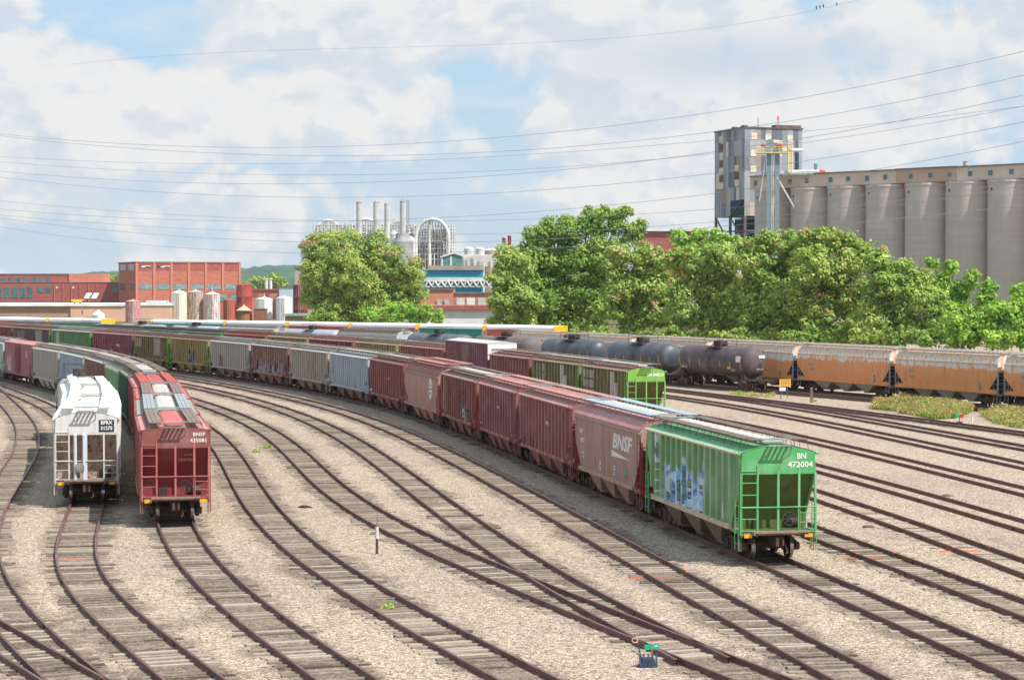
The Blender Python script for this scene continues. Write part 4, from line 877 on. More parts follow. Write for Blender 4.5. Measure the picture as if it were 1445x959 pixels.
# main brick block, turned so that its left side shows
Yb = 800.0; c0 = at_y(193, 440, Yb); hb_ = at_y(193, 369, Yb)[2]; al = RAD(24)
r = thing('brick_factory', 'tall red brick factory block with broken windows under its parapet', 'factory', (c0[0], Yb, 0), al)
wF = min(w for w in np.arange(20, 90, .25) if to_px(c0[0] + math.cos(al) * w, Yb + math.sin(al) * w, 10)[0] >= 338)
dl = 1.0
for _ in range(60):
    X_ = c0[0] - math.sin(al) * dl; Y_ = Yb + math.cos(al) * dl
    if to_px(X_, Y_, 10)[0] < 168: break
    dl += .5
b = MB(); b.box(0, wF, 0, dl, -.2, hb_ - .5); b.build('wall', BRICK, r)
b = MB(); b.box(-.25, wF + .25, -.25, dl + .25, hb_ - .5, hb_); b.build('parapet', BRICK2, r)
nb = 6
for i in range(nb + 1):
    x = wF * i / nb; b = MB(); b.box(x - .45, x + .45, -.35, -.02, 0, hb_ - .5); b.build('pilaster', BRICK3, r)
for i in range(nb):
    x0 = wF * i / nb + .9; x1 = wF * (i + 1) / nb - .9; zw = at_y(193, 408, Yb)[2]; zw1 = at_y(193, 401, Yb)[2]; zt0 = at_y(193, 381, Yb)[2]; zt1 = at_y(193, 372.5, Yb)[2]
    b = MB(); b.box(x0, x1, -.12, -.02, zw, zw1); w_ = b.build('window', GLASS2, r)
    for k in range(1, 7): b = MB()
    b = MB()
    for k in range(1, 7): xx = x0 + (x1 - x0) * k / 7; b.box(xx - .05, xx + .05, -.16, -.12, zw, zw1)
    b.build('mullion', GREYR, w_)
    b = MB(); b.box(x0, x1, -.10, -.02, zt0, zt1); w_ = b.build('window', BRICK2, r)
    if i < 2:
        b = MB(); b.box(x0 + .3, x1 - .3, -.16, -.10, zt0 + .9, zt1 - .4); b.build('broken_glazing', simple('dark_opening', (60, 54, 54), (90, 80, 76), 1), w_)
        for k in range(5): b = MB()
        b = MB()
        a_ = x0 + .4 + i * .8; b.prism_y([(a_, zt0 + 1.2), (a_ + 1.6, zt0 + 1.0), (a_ + 2.6, zt0 + 1.5), (a_ + 4.2, zt0 + 1.3), (a_ + 4.0, zt0 + 1.8), (a_ + 1.2, zt0 + 1.7)], -.2, -.16)
        b.build('torn_sheet', WHT, w_)
for j in range(2):
    y0 = dl * (.12 + .46 * j); y1 = y0 + dl * .30
    for (za, zb_) in ((381, 372), (409, 400)):
        b = MB(); b.box(-.12, -.02, y0, y1, at_y(180, za, Yb)[2], at_y(180, zb_, Yb)[2]); b.build('window', GLASS, r)
# two tier brick building at the picture edge
Yc = 830.0
r = bld('brick_workshop', 'long two tier brick workshop with teal windows beside the tall brick block', 'factory', 84, 440, Yc)
b = MB(); pxbox(b, -60, 172, 398.5, 470, Yc, 24); b.build('wall', BRICK2, r); b = MB(); pxbox(b, -60, 97, 387.5, 398.4, Yc + 6, 14); b.build('upper_storey', BRICK2, r)
b = MB(); pxbox(b, 97.2, 146, 386, 398.4, Yc + 5.5, 14); b.build('upper_storey', BRICK3, r); b = MB(); pxbox(b, -60, 98, 386, 387.5, Yc + 5.8, 14.5); b.build('roof', GREYR, r)
b = MB(); pxbox(b, -60, 172, 398, 398.5, Yc - .2, 25); b.build('roof', simple('tan_coping', (170, 140, 120), (150, 120, 104), 1), r)
for i in range(12): win(r, -52 + i * 10.6, -45 + i * 10.6, 392 - .2, 398.2, Yc + 6)
for i in range(9): win(r, -48 + i * 10.8, -40.5 + i * 10.8, 405, 421, Yc)
for i in range(2): win(r, 53 + i * 11, 61 + i * 11, 404.5, 413, Yc)
for i in range(6): x = 76 + i * 12; b = MB(); pxbox(b, x, x + 1.5, 399.5, 460, Yc - .3, .3); b.build('pilaster', BRICK, r)
win(r, 158, 167, 404, 413, Yc)
for x in (79, 102): win(r, x, x + 2.5, 404, 407, Yc, WHT, 'vent')
for x in (118, 128):
    b = MB(); p = at_y(x, 421, Yc - 12); q = at_y(x + 9, 413, Yc - 12); b.add([(p[0], Yc - 12, p[2]), (p[0] + 2.2, Yc - 12, p[2]), (q[0] + .3, Yc - 9, q[2]), (q[0] - 1.9, Yc - 9, q[2])], [(0, 1, 2, 3)])
    b.add([(p[0], Yc - 11.9, p[2]), (p[0] + 2.2, Yc - 11.9, p[2]), (q[0] + .3, Yc - 8.9, q[2]), (q[0] - 1.9, Yc - 8.9, q[2])], [(3, 2, 1, 0)]); b.build('skylight', simple('skylight_grey', (186, 196, 204), (160, 172, 184), 1, .3), r)
# low tan warehouse with a white roof
Yd = 640.0
r = bld('low_warehouse', 'low tan and brown warehouse under a white flat roof', 'warehouse', 120, 450, Yd)
b = MB(); pxbox(b, -80, 99, 432, 470, Yd, 40); b.build('wall', BRNW, r); b = MB(); pxbox(b, 99.3, 242, 431.5, 470, Yd - .6, 40); b.build('wall', TANW, r)
b = MB(); pxbox(b, -80, 175, 428.5, 431.9, Yd - 1, 42); b.build('roof', WROOF, r); b = MB(); pxbox(b, 206, 232, 424, 428.2, Yd - .8, 8); pxbox(b, 175.5, 243, 428.5, 431.2, Yd - .9, 41); b.build('roof', WROOF, r)
b = MB(); pxbox(b, 115.5, 117, 437, 443, Yd - .75, .12); b.build('door', BRICK2, r)
YELP = simple('yellow_equipment', (244, 190, 30), (220, 160, 20), 3)
r = thing('roof_hoist', 'yellow roof hoist standing on the white warehouse roof', 'hoist', (at_y(109, 427, Yd + 8)[0], Yd + 8, at_y(109, 428.5, Yd - 1)[2]))
b = MB(); b.box(-1.3, 1.3, -.6, .6, .4, 1.3); b.box(-1.9, -1.3, -.3, .3, .8, 1.2); b.box(1.3, 1.9, -.3, .3, 1.0, 1.3); b.build('frame', YELP, r)
for x in (-.9, .9):
    b = MB(); b.box(x - .15, x + .15, -.5, .5, 0, .4); b.build('foot', DARK, r)
# storage tanks
def tankm(nm, c, dirt, amt): return paint(nm, c, dirt, amt, .15 + amt * .4, .1, .7)
def store(x0, x1, yt, label, mat, Y, cone=1.0, ybase=None, pole=False):
    p = at_y(x0, yt, Y); q = at_y(x1, yt, Y); R = (q[0] - p[0]) / 2; z = p[2]
    r = thing('storage_tank', label, 'storage tank', ((p[0] + q[0]) / 2, Y + R, 0), 0, 'storage tanks in front of the brick factory')
    b = MB(); b.lathe([(R, -.1), (R, z * .33), (R + .04, z * .335), (R, z * .34), (R, z * .66), (R + .04, z * .665), (R, z * .67), (R, z - .1)], 32); b.build('shell', mat, r, 40)
    b = MB(); b.lathe([(R + .06, z - .1), (R + .06, z), (R * .5, z + cone * .6), (.25, z + cone), (.2, z + cone + .3)], 32); b.build('roof', mat, r, 40)
    b = MB(); ladder(b, -.3, -R - .12, .4, z, .6, 0, max(6, int(z / .5)), .03)
    b.build('ladder', WHT2, r)
    if pole:
        b = MB(); b.tube((0, 0, z + cone), (0, 0, z + cone + 1.2), .1); b.build('vent', WHT, r)
    return r
CR = (226, 216, 198)
store(175, 196.5, 425, 'pinkish tank with white streaks beside the low tan warehouse', paint('pink_tank', (184, 120, 120), (238, 228, 226), .95, .1, .5, .7), 625, .5)
store(240, 262, 413, 'clean cream storage tank, first of the three tall pale ones', tankm('cream_tank', CR, (190, 170, 150), .15), 640, .8)
store(262.5, 285, 412, 'cream storage tank with rust spots between two pale tanks', paint('cream_rust', CR, (150, 110, 80), .25, .75, .1, .7, rustc=(128, 84, 58)), 642, .8)
store(287, 309, 415, 'white storage tank with peeling rust patches', paint('white_rust', (238, 234, 232), (170, 130, 110), .25, .7, .1, .7, rustc=(150, 100, 84)), 640, .8, pole=True)
store(314, 330.5, 423, 'rust brown cylindrical tank beside the peeling white one', tankm('rust_tank', (178, 92, 60), (140, 70, 50), .4), 650, .3)
store(332, 354, 402, 'tallest brick red storage tank', tankm('red_tank', (166, 64, 56), (140, 76, 60), .3), 660, .5)
store(360, 383, 421.5, 'small white storage tank behind the rusty square hut', tankm('white_tank2', (238, 236, 234), (210, 200, 196), .2), 655, .6, pole=True)
store(388, 411, 420, 'white storage tank with a dark ladder beside the dark red shed', tankm('white_tank3', (232, 230, 228), (200, 190, 186), .2), 650, .5)
store(128, 146, 444, 'small white domed tank in front of the tan warehouse', tankm('white_tank4', (236, 232, 228), (200, 190, 186), .2), 600, 1.2)
p = at_y(343, 442, 622); r = thing('round_hut', 'round tan hut with a conical rusty roof before the tallest red tank', 'hut', (p[0], 624, 0))
b = MB(); b.lathe([(1.7, -.1), (1.7, 3.6)], 20); b.build('wall', tankm('hut_rust', (150, 96, 62), (206, 176, 140), .6), r); b = MB(); b.lathe([(2.4, 3.5), (2.4, 3.65), (.3, 5.0), (.2, 5.5)], 20); b.build('roof', tankm('hut_roof', (206, 178, 146), (150, 110, 80), .4), r)
p = at_y(367, 442, 628); r = thing('square_hut', 'rusty square hut with flat roof beside the conical roofed one', 'hut', (p[0], 628, 0))
b = MB(); b.box(-1.9, 1.9, 0, 3, -.1, 3.9); b.build('wall', tankm('hut_rust2', (150, 100, 76), (110, 60, 46), .6), r); b = MB(); b.box(-2.05, 2.05, -.15, 3.15, 3.9, 4.1); b.build('roof', GREYR, r)
r = bld('brick_shed', 'brick shed with cream arched panels between the tall red tank and the white tanks', 'building', 0, 0, 0)
b = MB(); pxbox(b, 336, 395, 409.5, 470, 700, 20); b.build('wall', BRICK3, r); b = MB(); pxbox(b, 334, 396, 407.5, 409.4, 699.5, 21); b.build('roof', BRICK2, r)
for x in (311, 325): pass
for x in (356, 371): win(r, x, x + 9, 414, 418, 700, BRICK2, 'panel')
r = bld('brick_annex', 'long brick annex with two dusty windows below the tall factory block', 'building', 0, 0, 0)
b = MB(); pxbox(b, 240, 334, 411, 470, 720, 20); b.build('wall', BRICK, r)
for x in (310, 324): win(r, x, x + 10, 416, 425, 720, GLASS2)
r = bld('metal_shed', 'pale blue corrugated metal shed beside the dark red shed', 'shed', 0, 0, 0)
b = MB(); pxbox(b, 394, 415, 404.5, 470, 690, 18); b.build('wall', simple('pale_blue_metal', (196, 208, 220), (170, 184, 200), 1.5, .5, stretch=(8, 8, .2)), r); b = MB(); pxbox(b, 393.5, 416, 403.5, 404.4, 689.6, 19); b.build('roof', GREYR, r)
for x in (376, 382):
    q = at_y(x, 404, 705); r = thing('roof_vent', 'twin pale exhaust stack on the shed roof before the green hill', 'vent', (q[0], 705, 7), 0, 'twin exhaust stacks'); b = MB(); b.lathe([(.5, 0), (.5, at_y(x, 394, 705)[2] - 7), (.75, at_y(x, 393.8, 705)[2] - 7), (.3, at_y(x, 393, 705)[2] - 7)], 12); b.build('stack', WHT, r, 40)
r = store(412.5, 433, 402, 'dark red storage silo beside the big leafy tree', tankm('dkred', (136, 56, 62), (110, 50, 54), .3), 630, .3)
r = bld('concrete_tower', 'narrow beige concrete tower half hidden by the leafy tree', 'building', 0, 0, 0); b = MB(); pxbox(b, 416, 440, 378, 470, 760, 8); b.build('wall', simple('beige_concrete', (186, 170, 156), (170, 154, 140), .5), r); b = MB(); pxbox(b, 415, 441, 376.5, 377.9, 759.6, 9); b.build('roof', GREYR, r)
r = bld('green_roof_shed', 'low shed with a pale green roof under the leafy tree', 'shed', 0, 0, 0); b = MB(); pxbox(b, 402, 440, 446, 470, 560, 6); b.build('wall', simple('shed_tan', (180, 150, 110), (160, 130, 90), 1), r); b = MB(); pxbox(b, 400, 441, 442.5, 445.8, 559, 8); b.build('roof', simple('pale_green_roof', (140, 176, 160), (120, 156, 140), 1), r)
# the works between the trees
r = bld('white_depot', 'low white depot with a dark red eave between the trees', 'building', 0, 0, 0)
b = MB(); pxbox(b, 560, 735, 437, 470, 520, 20); b.build('wall', simple('white_wall', (226, 224, 222), (206, 204, 202), .3), r); b = MB(); pxbox(b, 600, 735, 431, 436.9, 519, 22); b.build('roof', BRICK2, r)
r = bld('brick_garage', 'orange brick garage with three roll-up doors above the white depot', 'building', 0, 0, 0)
b = MB(); pxbox(b, 560, 640, 409, 470, 640, 20); b.build('wall', BRICK3, r); b = MB(); pxbox(b, 640.3, 735, 414.5, 470, 640.5, 20); b.build('wall', BRICK3, r); b = MB(); pxbox(b, 640.3, 735, 412, 414.4, 640, 21); pxbox(b, 560, 640, 407, 408.9, 639.5, 21); b.build('roof', GREYR, r)
for x in (644, 658.5, 674): win(r, x, x + 11.5, 420, 430.5, 640.4, WHT, 'roller_door')
for x in (616.5, 627): win(r, x, x + 7, 422, 430, 639.7, simple('grey_cabinet', (190, 192, 190), (150, 156, 150), 1), 'cabinet')
r = bld('pipe_bridge', 'white trussed pipe bridge with blue panels above the brick garage', 'pipe bridge', 0, 0, 0)
b = MB(); pxbox(b, 590, 735, 403.5, 405, 690, 2); pxbox(b, 590, 735, 395.5, 397, 690, 2); pxbox(b, 590, 735, 391.5, 392.6, 690, 2); b.build('chord', WHT, r)
b = MB(); pxbox(b, 590, 735, 397.2, 403.4, 691, .3); b.build('panel', simple('blue_panel', (90, 150, 180), (150, 190, 206), .4), r)
b = MB()
for i in range(14):
    x = 600 + i * 9; p0 = at_y(x, 403.5, 690); p1 = at_y(x + 4.5, 396, 690); p2 = at_y(x + 9, 403.5, 690); b.tube(p0, p1, .3, 4); b.tube(p1, p2, .3, 4)
b.build('bracing', WHT, r)
r = bld('blue_hall', 'hall with a turquoise wall band under a grey roof', 'building', 0, 0, 0)
b = MB(); pxbox(b, 600, 680, 381, 470, 740, 40); b.build('wall', simple('turquoise_wall', (40, 140, 168), (34, 128, 156), .2), r); b = MB(); pxbox(b, 604, 681, 374.5, 380.9, 739, 42); b.build('roof', simple('taupe_roof', (170, 156, 148), (150, 138, 132), .3), r)
b = MB(); pxbox(b, 598, 700, 392.8, 396, 738, 1.5); b.build('fascia', WHT, r)
# little gabled house on the hall
q0 = at_y(623, 374, 760); q1 = at_y(652, 374, 760); zt_ = at_y(637, 357, 760)[2]; ze_ = at_y(637, 362, 760)[2]
r = thing('gabled_penthouse', 'green glazed gabled penthouse with a white roof above the turquoise band', 'building', (q0[0], 760, q0[2] - 1))
wq = q1[0] - q0[0]; b = MB(); b.prism_y([(0, 0), (wq, 0), (wq, ze_ - q0[2] + 1), (wq * .62, zt_ - q0[2] + .8), (0, ze_ - q0[2] + .6)], 0, 10); b.build('wall', simple('green_glazing', (90, 140, 130), (60, 104, 100), .8, .3), r)
b = MB(); zz0 = ze_ - q0[2] + 1; b.prism_y([(-.4, zz0 - .4), (wq * .62, zt_ - q0[2] + .82), (wq + .4, zz0), (wq + .4, zz0 + .4), (wq * .62, zt_ - q0[2] + 1.4), (-.4, zz0 + .1)], -.5, 10.5); b.build('roof', WHT, r)
b = MB(); b.box(wq * .42, wq * .5, -.15, -.02, 0, zz0); b.box(0, .5, -.12, -.02, 0, zz0 - .5); b.build('post', WHT, r)
# the starch works: chimneys, arched ducts, frames
Yp = 1250.0
def chim(x, yt, yb, w, lab, Y=Yp, cap=True, mat=None):
    p = at_y(x, yt, Y); R = w / 2 * Y / F; zb = at_y(x, yb, Y)[2]
    r = thing('chimney', lab, 'chimney', (p[0], Y, 0), 0, 'chimneys of the white works')
    b = MB(); b.lathe([(R * 1.02, 0), (R, zb), (R, p[2] - R * .8)], 20); b.build('shaft', mat or simple('pale_chimney', (206, 202, 200), (176, 172, 172), .1, .6), r, 40)
    b = MB(); b.lathe([(R * 1.04, p[2] - R * .8), (R * 1.04, p[2] - R * .5), (.3, p[2] + R * .3)], 20); b.build('cap', WHT2, r, 40)
chim(507, 283.5, 330, 8.6, 'pale chimney with a conical cap, outermost of the four'); chim(531, 283, 330, 8.6, 'pale chimney standing second in the row over the leafy tree'); chim(546.5, 285.5, 330, 8.4, 'pale chimney standing third, slightly shorter'); chim(568.5, 282, 350, 8.8, 'long pale chimney beside the lattice mast')
r = thing('lattice_mast', 'thin dark lattice mast beside the long pale chimney', 'mast', (at_y(575, 300, Yp)[0], Yp + 4, 0)); b = MB(); zt_ = at_y(575, 282, Yp)[2]
for dx_ in (-.6, .6): b.tube((dx_, 0, 0), (dx_, 0, zt_), .12, 4)
for i in range(30): b.tube((-.6, 0, zt_ - i * 1.5), (.6, 0, zt_ - i * 1.5 - 1.5), .1, 4)
b.build('lattice', simple('dark_steel', (84, 92, 100), (70, 78, 86), .5), r)
def arch(x0, x1, yt, yb, lab, Y):
    p0 = at_y(x0, yb, Y); p1 = at_y(x1, yb, Y); zt = at_y(x0, yt, Y)[2]; W_ = p1[0] - p0[0]
    r = thing('arched_duct', lab, 'duct', (p0[0], Y, 0), 0, 'arched ducts over the white works'); pts = []
    for i in range(17): w = math.pi * i / 16; pts.append((W_ / 2 - W_ / 2 * math.cos(w), 0, p0[2] + (zt - p0[2]) * math.sin(w)))
    b = MB(); b.path([(0, 0, p0[2] - 14)] + pts + [(W_, 0, p0[2] - 14)], 1.1, 10); b.build('duct', WHT, r, 60)
    b = MB()
    for i in range(1, 16): b.tube(pts[i], (pts[i][0], 1, p0[2] - 3), .25, 4)
    b.tube((-.5, 1, p0[2] - 2), (W_ + .5, 1, p0[2] - 2), .35, 4); b.build('bracing', WHT2, r)
arch(446, 480, 311, 330, 'white arched duct rising just above the leafy tree', Yp + 10); arch(496, 535, 309, 326, 'white arched duct between the two outer chimneys', Yp + 10); arch(549, 577, 312, 330, 'white arched duct behind the long chimney', Yp + 30); arch(587, 633, 309, 335, 'largest white arched duct on top of the framed tower', Yp - 4)
r = bld('process_tower', 'white framed process tower with open floors under the largest arch', 'industrial tower', 0, 0, 0)
b = MB(); pxbox(b, 610, 632, 325, 375, Yp + 6, 12); b.build('core', simple('core_white', (214, 210, 206), (190, 186, 184), .1), r)
for yy in (331, 347, 352): 
    for i in range(3): win(r, 612 + i * 7, 616 + i * 7, yy, yy + 5, Yp + 6, simple('dark_louvre', (104, 110, 118), (130, 132, 136), .3), 'louvre', .3)
b = MB(); pxbox(b, 585, 610, 335, 380, Yp + 14, 8); b.build('core', WHT2, r)
for y_ in (318, 323, 327, 331, 336, 341, 345.5, 350, 358, 365): b = MB(); pxbox(b, 582, 643, y_, y_ + .9, Yp, 14); b.build('floor', WHT, r)
b = MB()
for x in (584, 588, 592, 596, 600, 604, 608, 613, 618, 622, 626, 630, 634, 638, 641):
    for dy in (0, 14): b.tube(at_y(x, 385, Yp + dy), at_y(x, 318 if x < 640 else 318, Yp + dy), .35, 4)
b.tube(at_y(606, 385, Yp - 3), at_y(606, 312, Yp - 3), .9, 6)
for i in range(7): x = 584 + i * 8; b.tube(at_y(x, 358, Yp), at_y(x + 8, 341, Yp), .22, 4); b.tube(at_y(x, 341, Yp), at_y(x + 8, 331, Yp), .22, 4)
b.build('frame', WHT, r)
for i in range(5):
    x = 588 + i * 11; b = MB(); q = at_y(x, 364, Yp + 4); b.lathe([(1.0, q[2] - 8), (2.2, q[2] - 2), (2.2, q[2] + 4), (1.2, q[2] + 6)], 12, 'z', (q[0], Yp + 4, 0)); b.build('vessel', WHT2, r, 40)
r = bld('process_deck', 'white plant deck with silos and pipes under the chimneys', 'industrial plant', 0, 0, 0)
b = MB(); pxbox(b, 440, 583, 330, 400, Yp + 20, 20); b.build('core', WHT, r)
for y_ in (317, 321, 325, 329, 333, 338, 344): b = MB(); pxbox(b, 440, 586, y_, y_ + .9, Yp + 8, 12); b.build('floor', WHT, r)
b = MB()
for i in range(30): x = 443 + i * 4.9; b.tube(at_y(x, 350, Yp + 8), at_y(x, 311 + (i * 7) % 9, Yp + 8), .34, 4); b.tube(at_y(x, 338, Yp + 8), at_y(x + 10, 317, Yp + 8), .2, 4)
b.build('frame', WHT, r)
b = MB(); q = at_y(569, 370, Yp - 10); b.lathe([(6.2, 0), (6.2, at_y(569, 341, Yp)[2]), (4.5, at_y(569, 337, Yp)[2]), (4.2, at_y(569, 330, Yp)[2])], 20, 'z', (q[0], Yp - 12, 0)); b.build('vessel', WHT2, r, 40)
for i, (x, yt) in enumerate(((546, 335), (556, 330), (580, 338))):
    b = MB(); q = at_y(x, yt, Yp - 6); b.lathe([(2.4, 0), (2.4, q[2]), (.6, q[2] + 2)], 14, 'z', (q[0], Yp - 6, 0)); b.build('vessel', WHT, r, 40)
for i, (x0, x1, yt, lab) in enumerate(((655, 669, 352, 'white flat topped tank behind the gabled penthouse'), (671, 684, 352, 'white flat topped tank second from the gabled penthouse'), (684, 704, 354, 'wide cream tank by the red stacks'))):
    q0 = at_y(x0, yt, 1100); q1 = at_y(x1, yt, 1100); R = (q1[0] - q0[0]) / 2; r = thing('process_tank', lab, 'storage tank', ((q0[0] + q1[0]) / 2, 1100 + R, 0), 0, 'process tanks')
    b = MB(); b.lathe([(R, 0), (R, q0[2])], 24); b.build('shell', WHT if i < 2 else simple('cream_tank_b', (206, 180, 160), (180, 150, 130), .3), r, 40); b = MB(); b.lathe([(R * 1.03, q0[2]), (R * 1.03, q0[2] + .5), (R * .4, q0[2] + 1.4)], 24); b.build('roof', WHT, r, 40)
r = bld('pipe_rack', 'tangle of white pipes and grey boxes beside the flat topped tanks', 'pipe rack', 0, 0, 0); rnd = random.Random(5)
for i in range(16):
    x = rnd.uniform(650, 704); y0 = rnd.uniform(360, 372); b = MB(); pxbox(b, x, x + rnd.uniform(2, 8), y0, y0 + rnd.uniform(3, 8), 1000 + i, 3); b.build('cabinet', [WHT, WHT2, simple('brown_duct', (150, 120, 106), (120, 96, 84), .5)][i % 3], r)
b = MB()
for i in range(12): x = rnd.uniform(650, 704); b.tube(at_y(x, 378, 998), at_y(x, rnd.uniform(356, 366), 998), .3, 5); b.tube(at_y(650, 360 + i * 1.4, 999), at_y(704, 360 + i * 1.4, 999), .2, 4)
b.build('pipework', WHT, r)
for i, (x, yt) in enumerate(((711, 334), (719, 331))): chim(x, yt, 370, 5.0, ['dark red stack at the edge of the tall trees', 'dark red stack just taller, by the tall trees'][i], 1050, mat=simple('dark_red_stack', (150, 40, 56), (130, 40, 52), .3))
r = bld('red_roof_hall', 'dark red roofed hall showing between the tree tops', 'building', 0, 0, 0); b = MB(); pxbox(b, 905, 1000, 326, 420, 700, 30); b.build('wall', BRICK2, r); b = MB(); pxbox(b, 904, 1001, 323.5, 325.9, 699, 32); b.build('roof', WROOF, r)
# ---- the grain elevator
def conc(nm, a, b_): 
    return paint(nm, a, b_, .45, .05, .2, .9)
def silo_mat():
    m, N, b = material('silo_concrete'); c, v = objcoord(N)
    ring = N.noise(N.scale(v, (.02, .02, 1.0)), 1.3, 4, .7); st = N.noise(N.scale(v, (.9, .9, .05)), 1.0, 6, .7); bl = N.noise(v, .18, 4, .6)
    col = N.mix(N.step(ring, .35, .68), srgb(195, 182, 172), srgb(187, 174, 165)); col = N.mix(N.m('MULTIPLY', N.step(st, .5, .76), .35), col, srgb(138, 126, 120)); col = N.mix(N.m('MULTIPLY', N.step(bl, .5, .7), .4), col, srgb(214, 203, 194))
    finish(N, b, col, .92, 0, ring, .2, .05, .15); return m
CONC = silo_mat(); CAPC = simple('pale_concrete_cap', (206, 200, 196), (180, 172, 166), .5, .9); GALM = conc('gallery_wall', (206, 184, 168), (180, 158, 146)); GAL2 = conc('gallery_brown', (190, 156, 136), (166, 134, 118))
P0 = Vector((61.6, 540.0)); P1 = Vector((119.3, 484.0)); U = (P1 - P0).normalized(); Vn = Vector((-U.y, U.x)); Vn = Vn if Vn.y > 0 else -Vn; SL = 11.49; R = SL / 2 + .05; zs = 35.2
rz = math.atan2(U.y, U.x); nm_ = ['first', 'second', 'third', 'fourth', 'fifth', 'sixth', 'seventh', 'eighth']
for k in range(8):
    c = P0 + U * (SL * (k + .5)) + Vn * (R * .75); r = thing('grain_silo', '%s concrete silo counted from the patched metal headhouse' % nm_[k], 'silo', (c.x, c.y, 0), rz, 'concrete silos')
    b = MB(); b.lathe([(R, -.1), (R, zs)], 48); b.build('shell', CONC, r, 50)
    b = MB(); b.lathe([(R + .12, zs - .0), (R + .12, zs + .55)], 48); b.build('cap', CAPC, r, 50)
    b = MB(); w = RAD(-128); b.lathe([(.32, R - .3), (.32, R + .06)], 10, 'y', (0, 0, 0)); M = Matrix.Rotation(RAD(-205), 4, 'Z')
    b.v = [tuple((M @ Vector(p)) + Vector((0, 0, zs - 1.6))) for p in b.v]; b.build('vent_hole', simple('dark_hole', (60, 44, 44), (50, 40, 40), 2), r)
def gallery(name, lab, t0, t1, mat, wins, z0=35.9, z1=39.1, dep=9.0, off=0.4):
    c = P0 + U * t0 + Vn * off; r = thing(name, lab, 'gallery', (c.x, c.y, 0), rz); L_ = t1 - t0
    b = MB(); b.box(0, L_, 0, dep, z0, z1); b.build('wall', mat, r); b = MB(); b.box(-.2, L_ + .2, -.3, dep + .3, z1, z1 + .3); b.build('roof', simple('gallery_roof', (130, 120, 114), (110, 102, 98), .5), r)
    for x in wins:
        a = None
        for tt in np.arange(t0, t1, .1):
            q = P0 + U * float(tt)
            if to_px(q.x, q.y, 37.5)[0] >= x: a = tt - t0; break
        if a is None: continue
        b = MB(); b.box(a - .55, a + .55, -.16, -.06, z0 + 1.0, z0 + 2.2); w_ = b.build('window', GLASS, r); b = MB(); b.box(a - .7, a + .7, -.06, -.005, z0 + .85, z0 + 2.35); b.build('frame', CAPC, w_)
def tpx(x):
    for tt in np.arange(-10, 100, .1):
        q = P0 + U * float(tt)
        if to_px(q.x, q.y, 37.5)[0] >= x: return float(tt)
gallery('conveyor_gallery', 'long tan gallery with square windows along the silo tops next to the headhouse', 0, tpx(1263), GALM, [1065, 1113, 1137, 1171, 1195.5, 1222, 1248])
gallery('conveyor_gallery', 'browner middle section of the gallery on the silo tops', tpx(1263) + .02, tpx(1348), GAL2, [1284, 1311.5, 1339], z1=39.2, off=.3)
gallery('conveyor_gallery', 'tan gallery section with three windows over the seventh silo', tpx(1348) + .02, 96, GALM, [1367.5, 1396.5, 1426], z1=39.1, off=.4)
def patch_mat(nm, seed):
    m, N, b = material(nm); c, v = objcoord(N); x, y, z = N.sep(c); hx = N.m('ADD', x, y)
    cell = N.n('ShaderNodeCombineXYZ', i0=N.m('FLOOR', N.m('MULTIPLY', hx, .62)), i1=N.m('FLOOR', N.m('MULTIPLY', z, .24)), i2=float(seed)).outputs[0]
    wn = N.n('ShaderNodeTexWhiteNoise', _noise_dimensions='3D', Vector=cell).outputs[0]
    big = N.n('ShaderNodeTexWhiteNoise', _noise_dimensions='3D', Vector=N.n('ShaderNodeCombineXYZ', i0=N.m('FLOOR', N.m('MULTIPLY', hx, .2)), i1=N.m('FLOOR', N.m('MULTIPLY', z, .12)), i2=seed + 4.0).outputs[0]).outputs[0]
    col = N.ramp(N.m('ADD', N.m('MULTIPLY', wn, .6), N.m('MULTIPLY', big, .4)), [(.12, srgb(98, 104, 116)), (.4, srgb(138, 143, 153)), (.64, srgb(172, 173, 177)), (.78, srgb(158, 134, 120)), (.93, srgb(214, 206, 196))])
    st = N.noise(N.scale(v, (2.5, 2.5, .12)), 1, 5, .7); col = N.mix(N.m('MULTIPLY', N.step(st, .5, .72), .45), col, srgb(116, 88, 74))
    finish(N, b, col, .6, .2, N.m('SINE', N.m('MULTIPLY', hx, 12.0)), .15, .05); return m
PM = patch_mat('patched_sheet_metal', 1); alp = RAD(20)
cc_ = at_y(1050.5, 300, 556); r = thing('elevator_headhouse', 'tall headhouse of patched grey sheet metal on steel legs at the end of the silos', 'grain elevator', (cc_[0], 556, 0), alp)
zt_ = at_y(1050, 180.5, 556)[2]; zb_ = at_y(1030, 305, 560)[2]; wR, wL = 17.2, 18.4
b = MB(); b.box(0, wR, 0, wL, zb_, zt_); b.build('wall', PM, r)
b = MB(); b.box(-.25, wR + .25, -.25, wL + .25, zt_, zt_ + .35); b.box(9.5, wR, .5, 3, zt_ + .35, zt_ + 1.1); b.box(.3, 1.5, 1, 3, zt_ + .35, zt_ + .8); b.box(.3, 1.3, 7, 8.5, zt_ + .35, zt_ + .8); b.build('roof', simple('rusty_coping', (120, 96, 92), (96, 76, 76), .6), r)
PW = simple('boarded_window', (222, 212, 192), (206, 192, 172), 1.2)
def zpx(y): return at_y(1040, y, 558)[2]
for (ys, x) in (((188, 197), 14.2), ((212, 221), 14.2), ((234, 243), 14.2), ((255, 264), 14.2), ((232, 241), 4.6), ((253, 262), 4.6)):
    b = MB(); b.box(-.12, -.01, x - 1.25, x + 1.25, zpx(ys[1]), zpx(ys[0])); b.build('window', PW, r)
